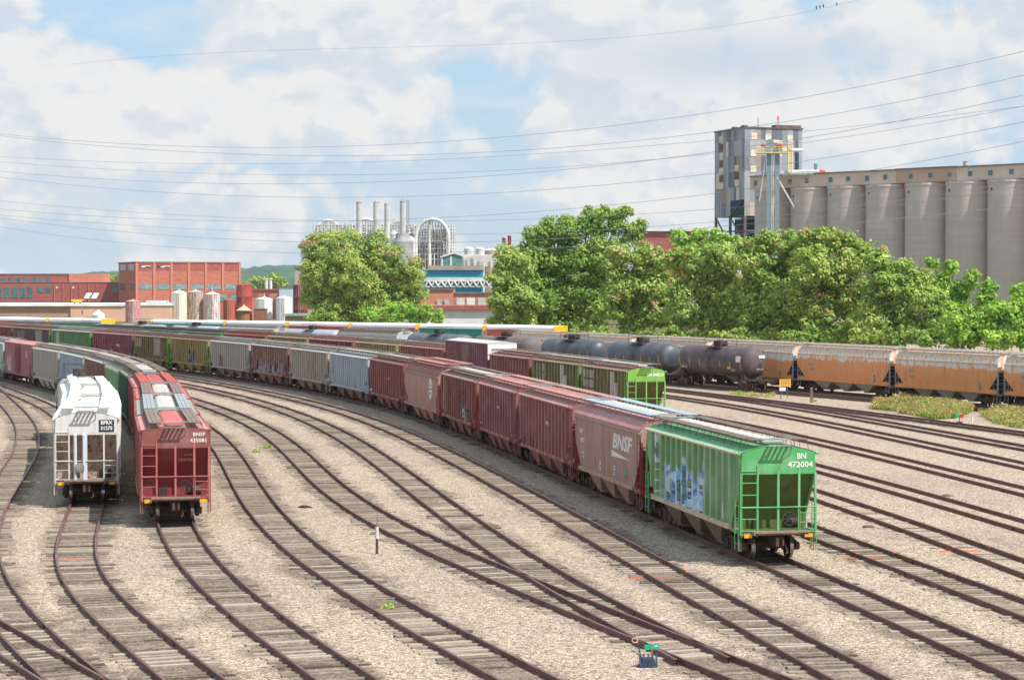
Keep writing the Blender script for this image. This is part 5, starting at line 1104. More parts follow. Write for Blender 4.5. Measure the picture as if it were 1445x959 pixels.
for (ys, x) in (((199, 211), 14.2), ((223, 233), 14.2), ((244.5, 254), 14.2), ((242.5, 252), 4.6)):
    b = MB(); b.box(-.07, -.01, x - 1.15, x + 1.15, zpx(ys[1]), zpx(ys[0])); b.build('panel', simple('rust_sheet', (130, 88, 74), (104, 68, 60), .8), r)
for (x, ya, yb_) in ((2.8, 188, 197), (7.0, 189, 198), (13.6, 190, 199.5), (2.6, 212, 221), (2.6, 234.5, 243.5), (9.4, 197, 202)):
    b = MB(); b.box(x - .85, x + .85, -.12, -.01, zpx(yb_), zpx(ya)); b.build('window', PW, r)
b = MB(); b.box(-.10, -.012, 0.2, 8.4, zpx(304.5), zpx(282)); b.build('opening', simple('dark_teal_opening', (30, 62, 80), (36, 70, 88), .5), r)
b = MB(); b.box(15, 16.2, -.08, -.01, zpx(238), zpx(214)); b.build('opening', MC['dark_teal_opening'], r)
b = MB()
for x in (.3, 8.5, wR - .3):
    for y in (.3, wL / 2, wL - .3): b.box(x - .3, x + .3, y - .3, y + .3, -.1, zb_)
for z in (zb_ - 4, zb_ - 8, zb_ - 13): b.box(0, wR, .15, .45, z - .2, z + .2); b.box(.15, .45, 0, wL, z - .2, z + .2)
for y0, y1 in ((.3, wL / 2), (wL / 2, wL - .3)): b.tube((.3, y0, zb_ - 8), (.3, y1, zb_), .25, 4); b.tube((.3, y1, zb_ - 13), (.3, y0, zb_ - 4), .25, 4)
b.tube((-.3, .2, zb_ + 4.5), (-.3, 8.5, zb_ - .2), .3, 4)
b.build('leg_frame', simple('rusty_frame', (120, 108, 106), (90, 76, 74), .8), r)
b = MB(); b.box(3, 12, 4, 12, zb_ - 12, zb_ - .5); b.build('leg_core', MC['dark_teal_opening'], r)
for x, y in ((5.5, 3), (11, 2)): 
    b = MB(); b.tube((x, y, zt_), (x, y, zt_ + 3.0), .09, 5); b.build('antenna', DARK, r)
b = MB(); b.box(10.8, 11.2, 1.9, 2.1, zt_ + 2.4, zt_ + 3.6); b.build('warning_light', simple('orange_light_shade', (236, 90, 70), (226, 80, 60), 2), r)
# bucket elevator legs with a yellow platform
Yl = 528.0; q = at_y(1086, 300, Yl); r = thing('bucket_elevator', 'grey-green bucket elevator legs with a yellow platform beside the headhouse', 'grain elevator', (q[0], Yl, 0), RAD(-8)); zt_ = at_y(1086, 217, Yl)[2]
GG = paint('grey_green_metal', (128, 148, 152), (110, 110, 106), .35, .1, .2, .5); YP = paint('pale_yellow_rail', (218, 196, 136), (180, 140, 90), .3, .15)
b = MB(); b.box(-.75, .35, -.5, .5, 0, zt_); b.box(1.3, 2.5, -.5, .5, 0, zt_); b.build('leg', GG, r)
b = MB(); ladder(b, .5, -.55, 10, zt_, .45, 0, 60, .05); b.build('ladder', WHT, r)
b = MB(); b.box(-3.6, 4.2, -1.6, 1.6, zt_, zt_ + .35)
for x in (-3.6, -1.6, .4, 2.4, 4.2):
    for y in (-1.55, 1.55): b.tube((x, y, zt_ + .3), (x, y, zt_ + 1.6), .08, 4)
for z in (1.0, 1.6):
    for y in (-1.55, 1.55): b.tube((-3.6, y, zt_ + z), (4.2, y, zt_ + z), .08, 4)
b.build('platform', YP, r)
b = MB(); b.box(-1.2, 3.2, -.7, .7, zt_ + .35, zt_ + 2.2); b.prism_y([(-.8, zt_ + 2.2), (1.2, zt_ + 2.2), (.9, zt_ + 3.6), (-.5, zt_ + 3.6)], -.6, .6); b.build('head', GG, r)
for x in (-1.6, 2.6): 
    b = MB(); b.lathe([(.35, -.6), (.45, -.4), (.45, .4), (.35, .6)], 10, 'x', (x, -1.0, zt_ + 2.1)); b.build('motor', simple('orange_motor', (226, 96, 50), (200, 84, 44), 2), r)
b = MB(); z = at_y(1112, 245, Yl)[2]; ladder(b, 4.6, -.9, z, zt_ + 2.4, 1.0, 0, 20, .07); ladder(b, 4.6, .3, z, zt_ + 2.4, 1.0, 0, 20, .07); b.build('ladder_cage', YP, r)
b = MB(); b.tube((-1.0, -.2, zt_ - 1), (-2.6, .3, zt_ - 12), .16, 6); b.tube((1.8, -.4, zt_ - 6), (6.4, 1.0, zt_ - 14), .22, 6); b.tube((2.0, 0, zt_ + .9), (8.2, 2, zt_ + 1.0), .45, 8); b.build('spout', WHT, r)
b = MB(); z = at_y(1120, 243.5, Yl)[2]; b.tube((3, .2, z - .2), (12.5, .2, z), .75, 8); b.build('conveyor_tube', simple('pale_conveyor', (206, 212, 210), (170, 176, 176), .6), r)
b = MB(); b.tube((12.5, .2, z), (14.0, .2, z + .1), .8, 8, .4); b.build('motor', MC['orange_motor'], r); b = MB(); b.tube((11.6, .2, z + .6), (11.6, .2, z + 2.2), .5, 8); b.build('vent', GG, r)
q = P0 + U * tpx(1352) + Vn * 3; r = thing('roof_vent', 'grey vent pipe steaming on the roof of the gallery', 'vent', (q.x, q.y, 39.2)); b = MB(); b.lathe([(.5, 0), (.5, 1.3), (.6, 1.4)], 10); b.build('stack', WHT2, r, 40)
def volume_mat(nm, dens, col=(1, 1, 1, 1)):
    m = bpy.data.materials.new(nm); m.use_nodes = True; t = m.node_tree; t.nodes.clear(); o = t.nodes.new('ShaderNodeOutputMaterial'); v = t.nodes.new('ShaderNodeVolumePrincipled'); v.inputs['Color'].default_value = col; v.inputs['Density'].default_value = dens; t.links.new(v.outputs[0], o.inputs['Volume']); return m
b = MB(); b.lathe([(.35, 41.0), (.6, 43), (.8, 46), (.9, 49), (.7, 52), (.2, 54)], 12, 'z', (q.x, q.y, 0)); o = b.build('steam_plume', volume_mat('steam', .22)); o['kind'] = 'stuff'
# ---- far hills, as woods on rolling ground
def hill(pts, Y, dep, mat, seed):
    rnd = random.Random(seed); b = MB(); rows = []
    xs = np.linspace(pts[0][0], pts[-1][0], 420); ys = np.interp(xs, [p[0] for p in pts], [p[1] for p in pts])
    prof = [(-dep, 0), (-dep * .6, .45), (-dep * .3, .8), (0, 1.0), (dep * .5, .8), (dep, 0)]
    nz = [rnd.uniform(-1, 1) for _ in xs]
    for j, (dy, k) in enumerate(prof):
        row = []
        for i, (x, y) in enumerate(zip(xs, ys)):
            p = at_y(x, y, Y); hz_ = max(p[2], .5) * k + (rnd.uniform(-.3, .6) * Y / 900 if 0 < k else -1)
            row.append((p[0] * (Y + dy) / Y, Y + dy + rnd.uniform(-6, 6), hz_))
        rows.append(row)
    b.grid(rows); o = structure(b.build('hills', mat, None, 60)); return o
HM = simple('wooded_hill', (66, 98, 74), (44, 74, 64), .012, .95, stretch=(1, 1, 2)); HM2 = simple('near_wood', (92, 124, 60), (58, 92, 50), .03, .95)
hill([(-700, 396), (-60, 394), (0, 392), (60, 390), (120, 386), (150, 383), (190, 384), (300, 380), (345, 378), (400, 374), (440, 375), (520, 384), (620, 392), (760, 394), (1000, 392), (1300, 394), (2200, 395)], 3200, 500, HM, 3)
# ---- trees
def leaf_mat(nm, cols, seeds=(200, 160, 128)):
    m = bpy.data.materials.new(nm); m.use_nodes = True; t = m.node_tree; t.nodes.clear(); N = NT(t); out = t.nodes.new('ShaderNodeOutputMaterial')
    rn = N.n('ShaderNodeNewGeometry').outputs['Random Per Island']; P = N.n('ShaderNodeNewGeometry').outputs['Position']
    big = N.noise(P, .28, 3, .6); v = N.m('ADD', N.m('MULTIPLY', rn, .55), N.m('MULTIPLY', N.step(big, .3, .7), .45))
    col = N.ramp(v, [(i / (len(cols) - 1), srgb(*c)) for i, c in enumerate(cols)])
    d = N.n('ShaderNodeBsdfPrincipled', Base__Color=col, Roughness=.55); d.inputs['Specular IOR Level'].default_value = .25
    tr = N.n('ShaderNodeBsdfTranslucent', Color=N.mix(1.0, col, (1.0, 1.0, .55, 1), 'MULTIPLY')); mx = N.n('ShaderNodeMixShader', i0=.35); t.links.new(d.outputs[0], mx.inputs[1]); t.links.new(tr.outputs[0], mx.inputs[2]); t.links.new(mx.outputs[0], out.inputs[0])
    return m
L_MID = leaf_mat('leaf_mid', [(99, 132, 67), (141, 169, 82), (180, 198, 103), (222, 226, 134)]); L_DARK = leaf_mat('leaf_dark', [(85, 123, 64), (120, 158, 73), (160, 184, 89), (201, 213, 118)])
L_LIGHT = leaf_mat('leaf_light', [(100, 134, 64), (140, 170, 82), (174, 196, 102), (212, 222, 140)]); L_LIME = leaf_mat('leaf_lime', [(97, 143, 62), (134, 180, 71), (171, 206, 87), (208, 228, 116)])
L_SEED = leaf_mat('seed_heads', [(170, 134, 96), (198, 160, 124), (214, 180, 146)]); BARK = simple('bark', (98, 82, 66), (70, 58, 48), 2, .95)
def leaves(pts, nrm, size, rng):
    n = len(pts); r = rng.normal(size=(n, 3)); a = np.cross(nrm, r); a /= np.linalg.norm(a, axis=1)[:, None] + 1e-9; b = np.cross(nrm, a)
    s = size * rng.uniform(.6, 1.35, (n, 1)); k = rng.uniform(.55, .95, (n, 1)); bend = nrm * s * rng.uniform(-.35, .1, (n, 1))
    V = np.stack([pts - a * s, pts - b * s * k + bend * 0, pts + a * s + bend, pts + b * s * k], 1)
    return V.reshape(-1, 3)
def mesh_quads(name, V, mats, mi=None):
    n = len(V) // 4; me = bpy.data.meshes.new(name); me.vertices.add(len(V)); me.vertices.foreach_set('co', V.astype(np.float32).ravel()); me.loops.add(4 * n); me.loops.foreach_set('vertex_index', np.arange(4 * n, dtype=np.int32))
    me.polygons.add(n); me.polygons.foreach_set('loop_start', np.arange(0, 4 * n, 4, dtype=np.int32))
    for m in mats: me.materials.append(m)
    if mi is not None: me.polygons.foreach_set('material_index', mi.astype(np.int32))
    me.update(calc_edges=True); me.validate(); return me
def tree(name, label, cat, Y, lobes, mat, seed, group=None, seedf=0.0, leaf=.235, dens=1.0, squash=.8, trunk=True, yfrac=0.0):
    rng = np.random.default_rng(seed); L = []
    for (x, y, r_) in lobes:
        w = r_ * Y / F; yy = Y + rng.uniform(-.5, .5) * w + w * .6; p = at_y(x, y, Y); L.append((p[0], yy, p[2], w))
    bx = sum(l[0] * l[3] for l in L) / sum(l[3] for l in L); by = Y + 3.0
    PV, MI = [], []
    for (x, y, z, w) in L:
        c0 = np.array([x, y, z]); nsub = max(7, int(13 * min(1.6, (w / 3.0) ** .7)))
        for j in range(nsub):
            d = rng.normal(size=3); d /= np.linalg.norm(d); d[1] = -abs(d[1]) * .9 if rng.random() < .72 else d[1]
            rr = w * rng.uniform(.26, .44); c = c0 + d * (w - rr * rng.uniform(.1, 1.0)) * np.array([1, 1, .95])
            n = int(4 * math.pi * rr * rr / (leaf * leaf * 2.2) * 1.25 * dens) + 12
            q = rng.normal(size=(n, 3)); q /= np.linalg.norm(q, axis=1)[:, None]
            rad = rr * (1.08 - rng.exponential(.16, (n, 1))).clip(.2, 1.2); rad *= 1 + .22 * np.sin(q[:, :1] * 5 + j) * np.cos(q[:, 2:] * 4 + j * 2)
            pts = c + q * rad * np.array([1.1, 1.0, squash]); pts[:, 2] = np.maximum(pts[:, 2], .2)
            nr = q * .95 + rng.normal(size=(n, 3)) * .42 + np.array([.12, -.1, .4]); nr /= np.linalg.norm(nr, axis=1)[:, None]
            PV.append(leaves(pts, nr, leaf, rng))
            sd = (rng.random() < seedf) and d[2] > -.1
            MI.append(np.where((rng.random(n) < .7) & sd & (q[:, 2] > 0), 1, 0))
        n = int(w * w * 30) + 20; q = rng.normal(size=(n, 3)); q /= np.linalg.norm(q, axis=1)[:, None]      # inner foliage
        pts = c0 + q * w * rng.uniform(.2, .72, (n, 1)); pts[:, 2] = np.maximum(pts[:, 2], .2); PV.append(leaves(pts, q, leaf * 2.2, rng)); MI.append(np.zeros(n))
        n = int(w * w * 22 * dens) + 8      # loose sprigs around the lobe
        q = rng.normal(size=(n, 3)); q /= np.linalg.norm(q, axis=1)[:, None]; pts = c0 + q * w * rng.uniform(.75, 1.16, (n, 1)); pts[:, 2] = np.maximum(pts[:, 2], .2); nr = rng.normal(size=(n, 3)); nr /= np.linalg.norm(nr, axis=1)[:, None]
        PV.append(leaves(pts, nr, leaf * .9, rng)); MI.append(np.zeros(n))
    V = np.concatenate(PV); mi = np.concatenate(MI); V -= np.array([bx, by, 0])
    r = thing(name, label, cat, (bx, by, 0), 0, group)
    link('crown', mesh_quads('crown', V, [mat, L_SEED], mi), r)
    if trunk:
        b = MB(); zt = max(l[2] for l in L); hmid = zt * .42; r0 = max(.16, zt * .018); b.tube((0, 0, -.2), (.2, 0, hmid * .5), r0 * 1.25, 10, r0); b.tube((.2, 0, hmid * .5), (0, .2, hmid), r0, 10, r0 * .8)
        for (x, y, z, w) in L: b.tube((0, .1, min(hmid, z * .7)), (x - bx, y - by, z), r0 * .5, 6, r0 * .12)
        b.build('trunk', BARK, r, 60)
    return r
def TD(x, back=0): return 332 - (x - 700) * .082 + back
TG1 = 'trees behind the rusty hoppers'
tree('leafy_tree', 'big round leafy tree standing alone before the white works', 'tree', 445, [(452, 352, 26), (485, 346, 26), (525, 352, 26), (552, 368, 24), (578, 385, 24), (588, 412, 17), (452, 380, 28), (500, 380, 40), (545, 405, 36), (462, 412, 32), (510, 420, 36), (560, 425, 26), (440, 420, 17), (470, 440, 24), (530, 440, 24)], L_MID, 11, seedf=.16)
tree('vine_bush', 'bright green vine covered bush spilling out under the big leafy tree', 'bush', 425, [(522, 446, 14), (548, 441, 15), (575, 440, 16), (600, 440, 15), (618, 447, 11), (560, 452, 14), (590, 453, 14)], L_LIME, 12, trunk=True, leaf=.24)
tree('shrub', 'yellowish shrub at the foot of the big leafy tree', 'bush', 420, [(450, 447, 12), (468, 449, 10), (436, 452, 8)], L_LIGHT, 13, leaf=.24)
tree('slim_tree', 'slim pale green tree at the edge of the wood by the red stacks', 'tree', TD(700), [(715, 362, 22), (704, 392, 18), (722, 400, 26), (708, 425, 20), (722, 440, 24), (702, 455, 16), (738, 375, 18), (742, 420, 22), (740, 455, 20)], L_LIGHT, 21, TG1, dens=.85)
tree('shrub', 'low yellow-green shrub in front of the slim pale tree', 'bush', TD(695) - 8, [(690, 468, 12), (705, 470, 13), (725, 470, 13), (676, 472, 8)], L_LIGHT, 22, leaf=.24)
tree('cottonwood', 'tallest dark green tree with ragged leaders on top', 'tree', TD(820, 14), [(752, 338, 20), (775, 330, 24), (803, 330, 26), (838, 318, 24), (868, 312, 18), (833, 298, 9), (856, 300, 11), (882, 300, 10), (905, 318, 12), (890, 330, 18), (770, 375, 36), (815, 370, 38), (855, 360, 32), (760, 420, 34), (805, 425, 40), (845, 420, 36), (780, 455, 26), (830, 455, 28)], L_DARK, 23, TG1)
tree('ailanthus', 'mid green tree with pink seed heads in front of the tallest dark one', 'tree', TD(880), [(872, 362, 22), (905, 362, 24), (935, 370, 22), (880, 400, 30), (920, 405, 32), (865, 435, 26), (905, 445, 30), (940, 440, 24)], L_LIGHT, 24, TG1, seedf=.25)
tree('poplar', 'fresh green tree behind the pink tipped ones beside the red roofed hall', 'tree', TD(985, 22), [(955, 334, 13), (985, 333, 14), (1012, 334, 14), (1034, 340, 11), (970, 350, 18), (1005, 352, 18)], L_LIME, 25, TG1)
tree('ailanthus', 'pale tree with many pink seed heads in the middle of the wood', 'tree', TD(1000), [(960, 368, 20), (990, 368, 26), (1022, 365, 26), (975, 405, 30), (1015, 408, 34), (965, 445, 26), (1005, 450, 30), (1038, 445, 26)], L_LIGHT, 26, TG1, seedf=.32)
tree('ailanthus', 'broad tree with pinkish top below the bucket elevator', 'tree', TD(1080), [(1062, 348, 20), (1090, 343, 22), (1116, 345, 22), (1070, 380, 32), (1112, 382, 32), (1060, 420, 32), (1105, 425, 36), (1070, 455, 26), (1110, 458, 26)], L_LIGHT, 27, TG1, seedf=.2)
tree('ailanthus', 'broad rounded yellow-green tree below the second and third silos', 'tree', TD(1175), [(1142, 340, 22), (1172, 338, 22), (1200, 346, 22), (1226, 358, 18), (1150, 375, 32), (1195, 380, 34), (1150, 420, 34), (1195, 425, 36), (1160, 458, 26), (1205, 458, 26)], L_MID, 28, TG1, seedf=.12)
tree('ailanthus', 'sloping yellow-green tree below the fifth silo', 'tree', TD(1275), [(1243, 370, 20), (1270, 382, 22), (1298, 398, 22), (1322, 418, 18), (1250, 405, 30), (1290, 425, 30), (1240, 445, 30), (1285, 458, 26), (1325, 452, 20), (1335, 470, 14), (1300, 470, 20), (1260, 468, 22)], L_LIGHT, 29, TG1, seedf=.15)
tree('elm', 'deep green tree behind the sloping one, below the sixth silo', 'tree', TD(1350, 22), [(1316, 372, 11), (1342, 378, 12), (1372, 392, 13), (1398, 402, 12), (1330, 398, 18), (1362, 412, 20), (1395, 425, 18), (1350, 440, 20), (1385, 445, 20), (1330, 435, 18), (1410, 440, 16)], L_LIME, 30, TG1)
tree('vine_tree', 'bright vine draped tree at the picture edge', 'tree', TD(1420) - 4, [(1443, 412, 14), (1428, 436, 18), (1450, 440, 20), (1402, 448, 20), (1375, 455, 18), (1430, 465, 22), (1395, 474, 18), (1358, 468, 15), (1465, 470, 22), (1345, 455, 16), (1390, 455, 22), (1440, 478, 18), (1370, 478, 15), (1410, 482, 15), (1345, 480, 12)], L_LIME, 31, TG1)
for i, (x, lab) in enumerate(((770, 'dark undergrowth bush below the tallest tree'), (850, 'undergrowth bush at the foot of the mid green tree'), (950, 'undergrowth bush behind the ladder of the second black tank car'), (1050, 'undergrowth bush below the bucket elevator'), (1150, 'undergrowth bush behind the rusty hopper with heavy drips'), (1250, 'undergrowth bush behind the joint of two rusty hoppers'), (1330, 'undergrowth bush beside the vine draped tree'))):
    tree('undergrowth_bush', lab, 'bush', TD(x) - 7, [(x - 40 + k * 13.5, 474 + (k * 5) % 7, 11 + (k * 3) % 5) for k in range(7)], [L_DARK, L_MID][i % 2], 50 + i, 'undergrowth bushes', leaf=.24)
for i, (x, y, r_, Y, lab) in enumerate(((385, 397, 14, 1500, 'rounded green tree behind the twin exhaust stacks'), (360, 399, 12, 1550, 'rounded green tree between the tall brick block and the twin stacks'), (158, 394, 9, 1500, 'green tree in the gap beside the tall brick block'))):
    tree('distant_tree', lab, 'tree', Y, [(x - r_ * .8, y + 3, r_ * .6), (x, y, r_ * .75), (x + r_ * .8, y + 3, r_ * .6), (x, y + 8, r_)], L_MID, 70 + i, 'distant trees', leaf=1.1, dens=1.0)
# weeds between the tracks
def weeds(name, outline, seed, mats, h=(.5, 1.1), n=2600, kind='stuff'):
    rng = np.random.default_rng(seed); pts = [at_z(x, y, 0) for x, y in outline]; xs = [p[0] for p in pts]; ys = [p[1] for p in pts]; b = []; mi = []
    def inside(x, y):
        c = False; j = len(pts) - 1
        for i in range(len(pts)):
            if ((ys[i] > y) != (ys[j] > y)) and x < (xs[j] - xs[i]) * (y - ys[i]) / (ys[j] - ys[i]) + xs[i]: c = not c
            j = i
        return c
    k = 0
    while k < n:
        x, y = rng.uniform(min(xs), max(xs)), rng.uniform(min(ys), max(ys))
        if not inside(x, y): continue
        if math.sin(x * 2.1 + 1) * math.sin(y * .8) + math.sin(x * .7 - y * .9) + rng.normal(0, .5) < -.55: continue
        k += 1; hh = rng.uniform(*h) * (.75 + .35 * math.sin(x * 1.3 + y) * math.cos(y * .6)); w = rng.uniform(.015, .045); a = rng.uniform(0, 6.28); lx, ly = rng.normal(0, .22, 2)
        ca, sa = math.cos(a) * w, math.sin(a) * w; st = rng.random() < .34 + .3 * math.sin(x * .9) * math.sin(y * .5 + 1)
        b += [(x - ca, y - sa, 0), (x + ca, y + sa, 0), (x + lx + ca * .5, y + ly + sa * .5, hh), (x + lx - ca * .5, y + ly - sa * .5, hh)]; mi.append(1 if st else 0)
        for q in range(3):      # leaves or seed heads along the stem
            f = rng.uniform(.35, 1.05); cx_, cy_, cz_ = x + lx * f + rng.normal(0, .05), y + ly * f + rng.normal(0, .05), hh * f; v = rng.normal(0, .07, (2, 3))
            b += [(cx_ - v[0][0], cy_ - v[0][1], cz_ - abs(v[0][2])), (cx_ - v[1][0] * .5, cy_ - v[1][1] * .5, cz_ - v[1][2] * .5), (cx_ + v[0][0], cy_ + v[0][1], cz_ + abs(v[0][2])), (cx_ + v[1][0] * .5, cy_ + v[1][1] * .5, cz_ + v[1][2] * .5)]; mi.append(1 if (f > .8 and rng.random() < .75) or st else 0)
    o = link(name, mesh_quads(name, np.array(b), mats, np.array(mi))); o['kind'] = kind; return o
L_STRAW = leaf_mat('straw', [(170, 140, 96), (200, 172, 124), (214, 190, 146)])
weeds('tall_weeds', [(1228, 577), (1240, 569), (1275, 566), (1320, 569), (1360, 574), (1374, 580), (1352, 590), (1320, 592), (1290, 586), (1255, 580)], 5, [L_LIGHT, L_STRAW], (.35, .85), 8000)
weeds('tall_weeds', [(1386, 586), (1410, 577), (1470, 580), (1500, 600), (1440, 605), (1405, 598)], 6, [L_LIGHT, L_STRAW], (.35, .8), 4500)
weeds('dry_weeds', [(1030, 556), (1050, 554), (1095, 557), (1088, 561), (1040, 560)], 8, [L_STRAW, L_LIME], (.15, .4), 260)
def weed_plant(x, y, lab, h, n=34, seed=1):
    p = at_z(x, y, 0); r = thing('weed', lab, 'weed', (p[0], p[1], 0), 0, 'small green weeds on the gravel'); rng = np.random.default_rng(seed)
    d = rng.normal(size=(n, 3)); d[:, 2] = np.abs(d[:, 2]); d /= np.linalg.norm(d, axis=1)[:, None]; pts = d * rng.uniform(.2, 1, (n, 1)) * np.array([h * .8, h * .8, h]); nr = rng.normal(size=(n, 3)); nr /= np.linalg.norm(nr, axis=1)[:, None]
    link('leaves', mesh_quads('leaves', leaves(pts, nr, h * .2, rng), [L_LIME]), r); return r
weed_plant(362, 638, 'small green weed growing on the gravel by the bent track', .38, seed=2); weed_plant(379, 632, 'larger green weed growing on the gravel by the bent track', .45, seed=3)
weed_plant(548, 858, 'green weed between the rails near the white marker post', .30, seed=4); weed_plant(554, 838, 'small yellowish weed sprouting beside a rail', .24, seed=5)
weed_plant(1148, 567, 'green weed at the foot of the wooden post', .4, seed=6)
# ---- small things in the yard
r0 = at_z(532, 781, 0); r = thing('marker_post', 'slim marker post with a white sleeve and thin whip between two tracks', 'marker post', (r0[0], r0[1], 0))
b = MB(); b.tube((0, 0, 0), (0, 0, .62), .055, 8); b.build('post', simple('dark_post', (96, 78, 70), (70, 58, 54), 5), r)
b = MB(); b.tube((0, 0, .6), (0, 0, 1.05), .07, 8); b.build('sleeve', simple('white_sleeve', (232, 228, 226), (200, 190, 188), 4), r)
b = MB(); b.tube((0, 0, 1.05), (.01, 0, 1.9), .008, 4); b.build('whip', DARK, r)
r0 = at_z(914, 940, 0); r = thing('switch_stand', 'dark blue switch stand with green targets and a pinkish looped handle', 'switch stand', (r0[0], r0[1], 0), RAD(8)); r.scale = (.82, .82, .82)
NAVY = paint('navy_cast_iron', (44, 58, 84), (70, 66, 66), .4, .15, .2, .6)
b = MB(); b.box(-.30, .30, -.22, .22, .02, .07); b.prism_y([(-.26, .07), (.26, .07), (.20, .30), (-.20, .30)], -.16, .16)
for x in (-.28, -.14, .02, .16, .28): b.prism_x([(-.2, .05), (-.13, .05), (.03, .44), (-.04, .44)], x - .025, x + .025)
b.build('base', NAVY, r)
b = MB(); b.tube((.14, 0, .3), (.14, 0, .78), .02, 6); b.build('spindle', ORANGE, r)
GT_ = simple('green_target', (40, 172, 140), (34, 150, 124), 4, .5)
for s in (-1, 1):
    b = MB(); b.prism_y([(.14 + s * .02, .58), (.14 + s * .22, .57), (.14 + s * .25, .60), (.14 + s * .25, .72), (.14 + s * .22, .75), (.14 + s * .02, .745)][::s], -.012, .012); b.build('target', GT_, r)
b = MB(); b.box(.22, .35, -.018, -.013, .67, .70); b.build('reflector', WHITE, r)
b = MB(); b.tube((-.2, 0, .25), (-.36, -.02, .80), .022, 6); b.build('lever', NAVY, r)
b = MB(); PK = simple('pink_handle', (232, 176, 160), (216, 150, 136), 5)
pts = [(-.44 + .10 * math.cos(w), -.02, .90 + .075 * math.sin(w)) for w in np.linspace(-.9, 5.4, 16)]; b.path([(-.36, -.02, .80)] + pts, .018, 5); b.build('handle', PK, r)
for i, dy in enumerate((-.12, .42)):      # the two long ties that carry the stand
    pass
r0 = at_z(1102, 562, 0); r = thing('yard_sign', 'yellow rectangular sign over a small white plate on a grey post', 'sign', (r0[0], r0[1], 0), RAD(8))
b = MB(); b.tube((0, .03, 0), (0, .03, 1.5), .05, 6); b.tube((.62, .03, 0), (.62, .03, 1.5), .04, 6); b.build('post', simple('grey_post', (120, 124, 128), (96, 98, 104), 3), r)
b = MB(); b.box(-.15, .95, -.02, .0, 1.12, 1.82); s_ = b.build('sign_panel', simple('yellow_sign', (230, 178, 70), (216, 160, 60), 3), r)
b = MB()
for k in range(3): b.box(.0, .8, -.026, -.021, 1.28 + k * .17, 1.34 + k * .17)
b.build('lettering', simple('brown_print', (150, 104, 44), (140, 96, 40), 3), s_)
b = MB(); b.box(-.15, .45, -.02, .0, .72, 1.05); b.build('plate', WHT, r)
r0 = at_z(1145, 568, 0); r = thing('wooden_post', 'short weathered wooden post on the pale gravel strip', 'post', (r0[0], r0[1], 0)); b = MB(); b.box(-.11, .11, -.11, .11, -.1, 1.28); b.build('post', simple('weathered_wood', (132, 116, 104), (100, 86, 78), 3, stretch=(4, 4, .5)), r); b = MB(); b.prism_x([(-.11, 1.281), (.11, 1.281), (.0, 1.36)], -.11, .11); b.build('cap', MC['weathered_wood'], r)
r0 = at_z(1354, 597, 0); r = thing('switch_lamp', 'small red and green switch target in front of the weeds', 'switch stand', (r0[0], r0[1], 0)); b = MB(); b.box(-.2, .2, -.15, .15, 0, .14); b.tube((0, 0, .1), (0, 0, .62), .03, 6); b.build('stand', DARK, r)
b = MB(); b.box(-.26, -.01, -.02, .02, .42, .70); b.build('target', GT_, r); b = MB(); b.box(.01, .26, -.03, .01, .42, .70); b.build('target', simple('red_target', (206, 50, 56), (186, 44, 50), 4), r)
for i, (x, y, lab) in enumerate(((1372, 596, 'white stub post beside the red and green target'),)):
    r0 = at_z(x, y, 0); r = thing('stub_post', lab, 'post', (r0[0], r0[1], 0)); b = MB(); b.tube((0, 0, 0), (0, 0, .55), .07, 8); b.build('post', WHT, r); b = MB(); b.tube((0, 0, .55), (0, 0, .60), .08, 8, .04); b.build('cap', WHT2, r)
rnd = random.Random(9)
for (x, y, lab, c) in ((1262, 645, 'tan rag of debris lying between the rails', (170, 130, 84)), (430, 716, 'dark lump lying on the gravel beside the bent track', (50, 50, 60)), (1336, 700, 'brown lump of debris between the rails', (130, 100, 80)), (1225, 744, 'dark tie fragment on the gravel between the rails', (110, 92, 80))):
    r0 = at_z(x, y, 0); b = MB(); n = 9; pts = [(.38 * math.cos(6.283 * i / n) * rnd.uniform(.6, 1.2), .20 * math.sin(6.283 * i / n) * rnd.uniform(.6, 1.2)) for i in range(n)]
    b.grid([[(px_, py_, -.02) for px_, py_ in pts], [(px_ * .8, py_ * .8, .07 * rnd.uniform(.7, 1.2)) for px_, py_ in pts], [(px_ * .35, py_ * .3, .11) for px_, py_ in pts]], 0, True); b.add([(px_ * .35, py_ * .3, .11) for px_, py_ in pts], [tuple(range(n))])
    o = b.build('debris', simple('debris%d' % x, c, None, 5)); o.location = (r0[0], r0[1], 0); tag(o, lab, 'debris')
# ---- overhead wires: each sags between towers out of the picture, nearer on the right
WIRE = simple('wire_aluminium', (160, 166, 182), (146, 152, 170), 1, .5, .3)
WL = [[(0, 189), (300, 207.5), (722, 192.5), (1445, 72.5)], [(0, 191.5), (400, 220), (722, 211.5), (1022, 185), (1445, 106)], [(0, 221), (400, 231), (722, 219.5), (1445, 150)], [(0, 228.5), (400, 246), (722, 241), (1100, 205), (1445, 150)],
      [(0, 241.5), (400, 260), (722, 245), (1007, 215), (1445, 134)], [(0, 250), (425, 278), (722, 271), (1007, 246), (1172, 220), (1445, 172.5)], [(0, 283), (350, 308), (722, 310), (1445, 245)], [(0, 295), (400, 313), (722, 300.5), (1007, 273), (1222, 242), (1445, 199)],
      [(0, 303.5), (425, 328), (722, 331), (1007, 312), (1445, 254)], [(0, 307.5), (425, 342.5), (722, 338), (1100, 312), (1445, 262)], [(0, 320), (420, 357.5), (722, 352), (1050, 330), (1445, 290)], [(300, 75), (722, 62), (1000, 40), (1180, 8)]]
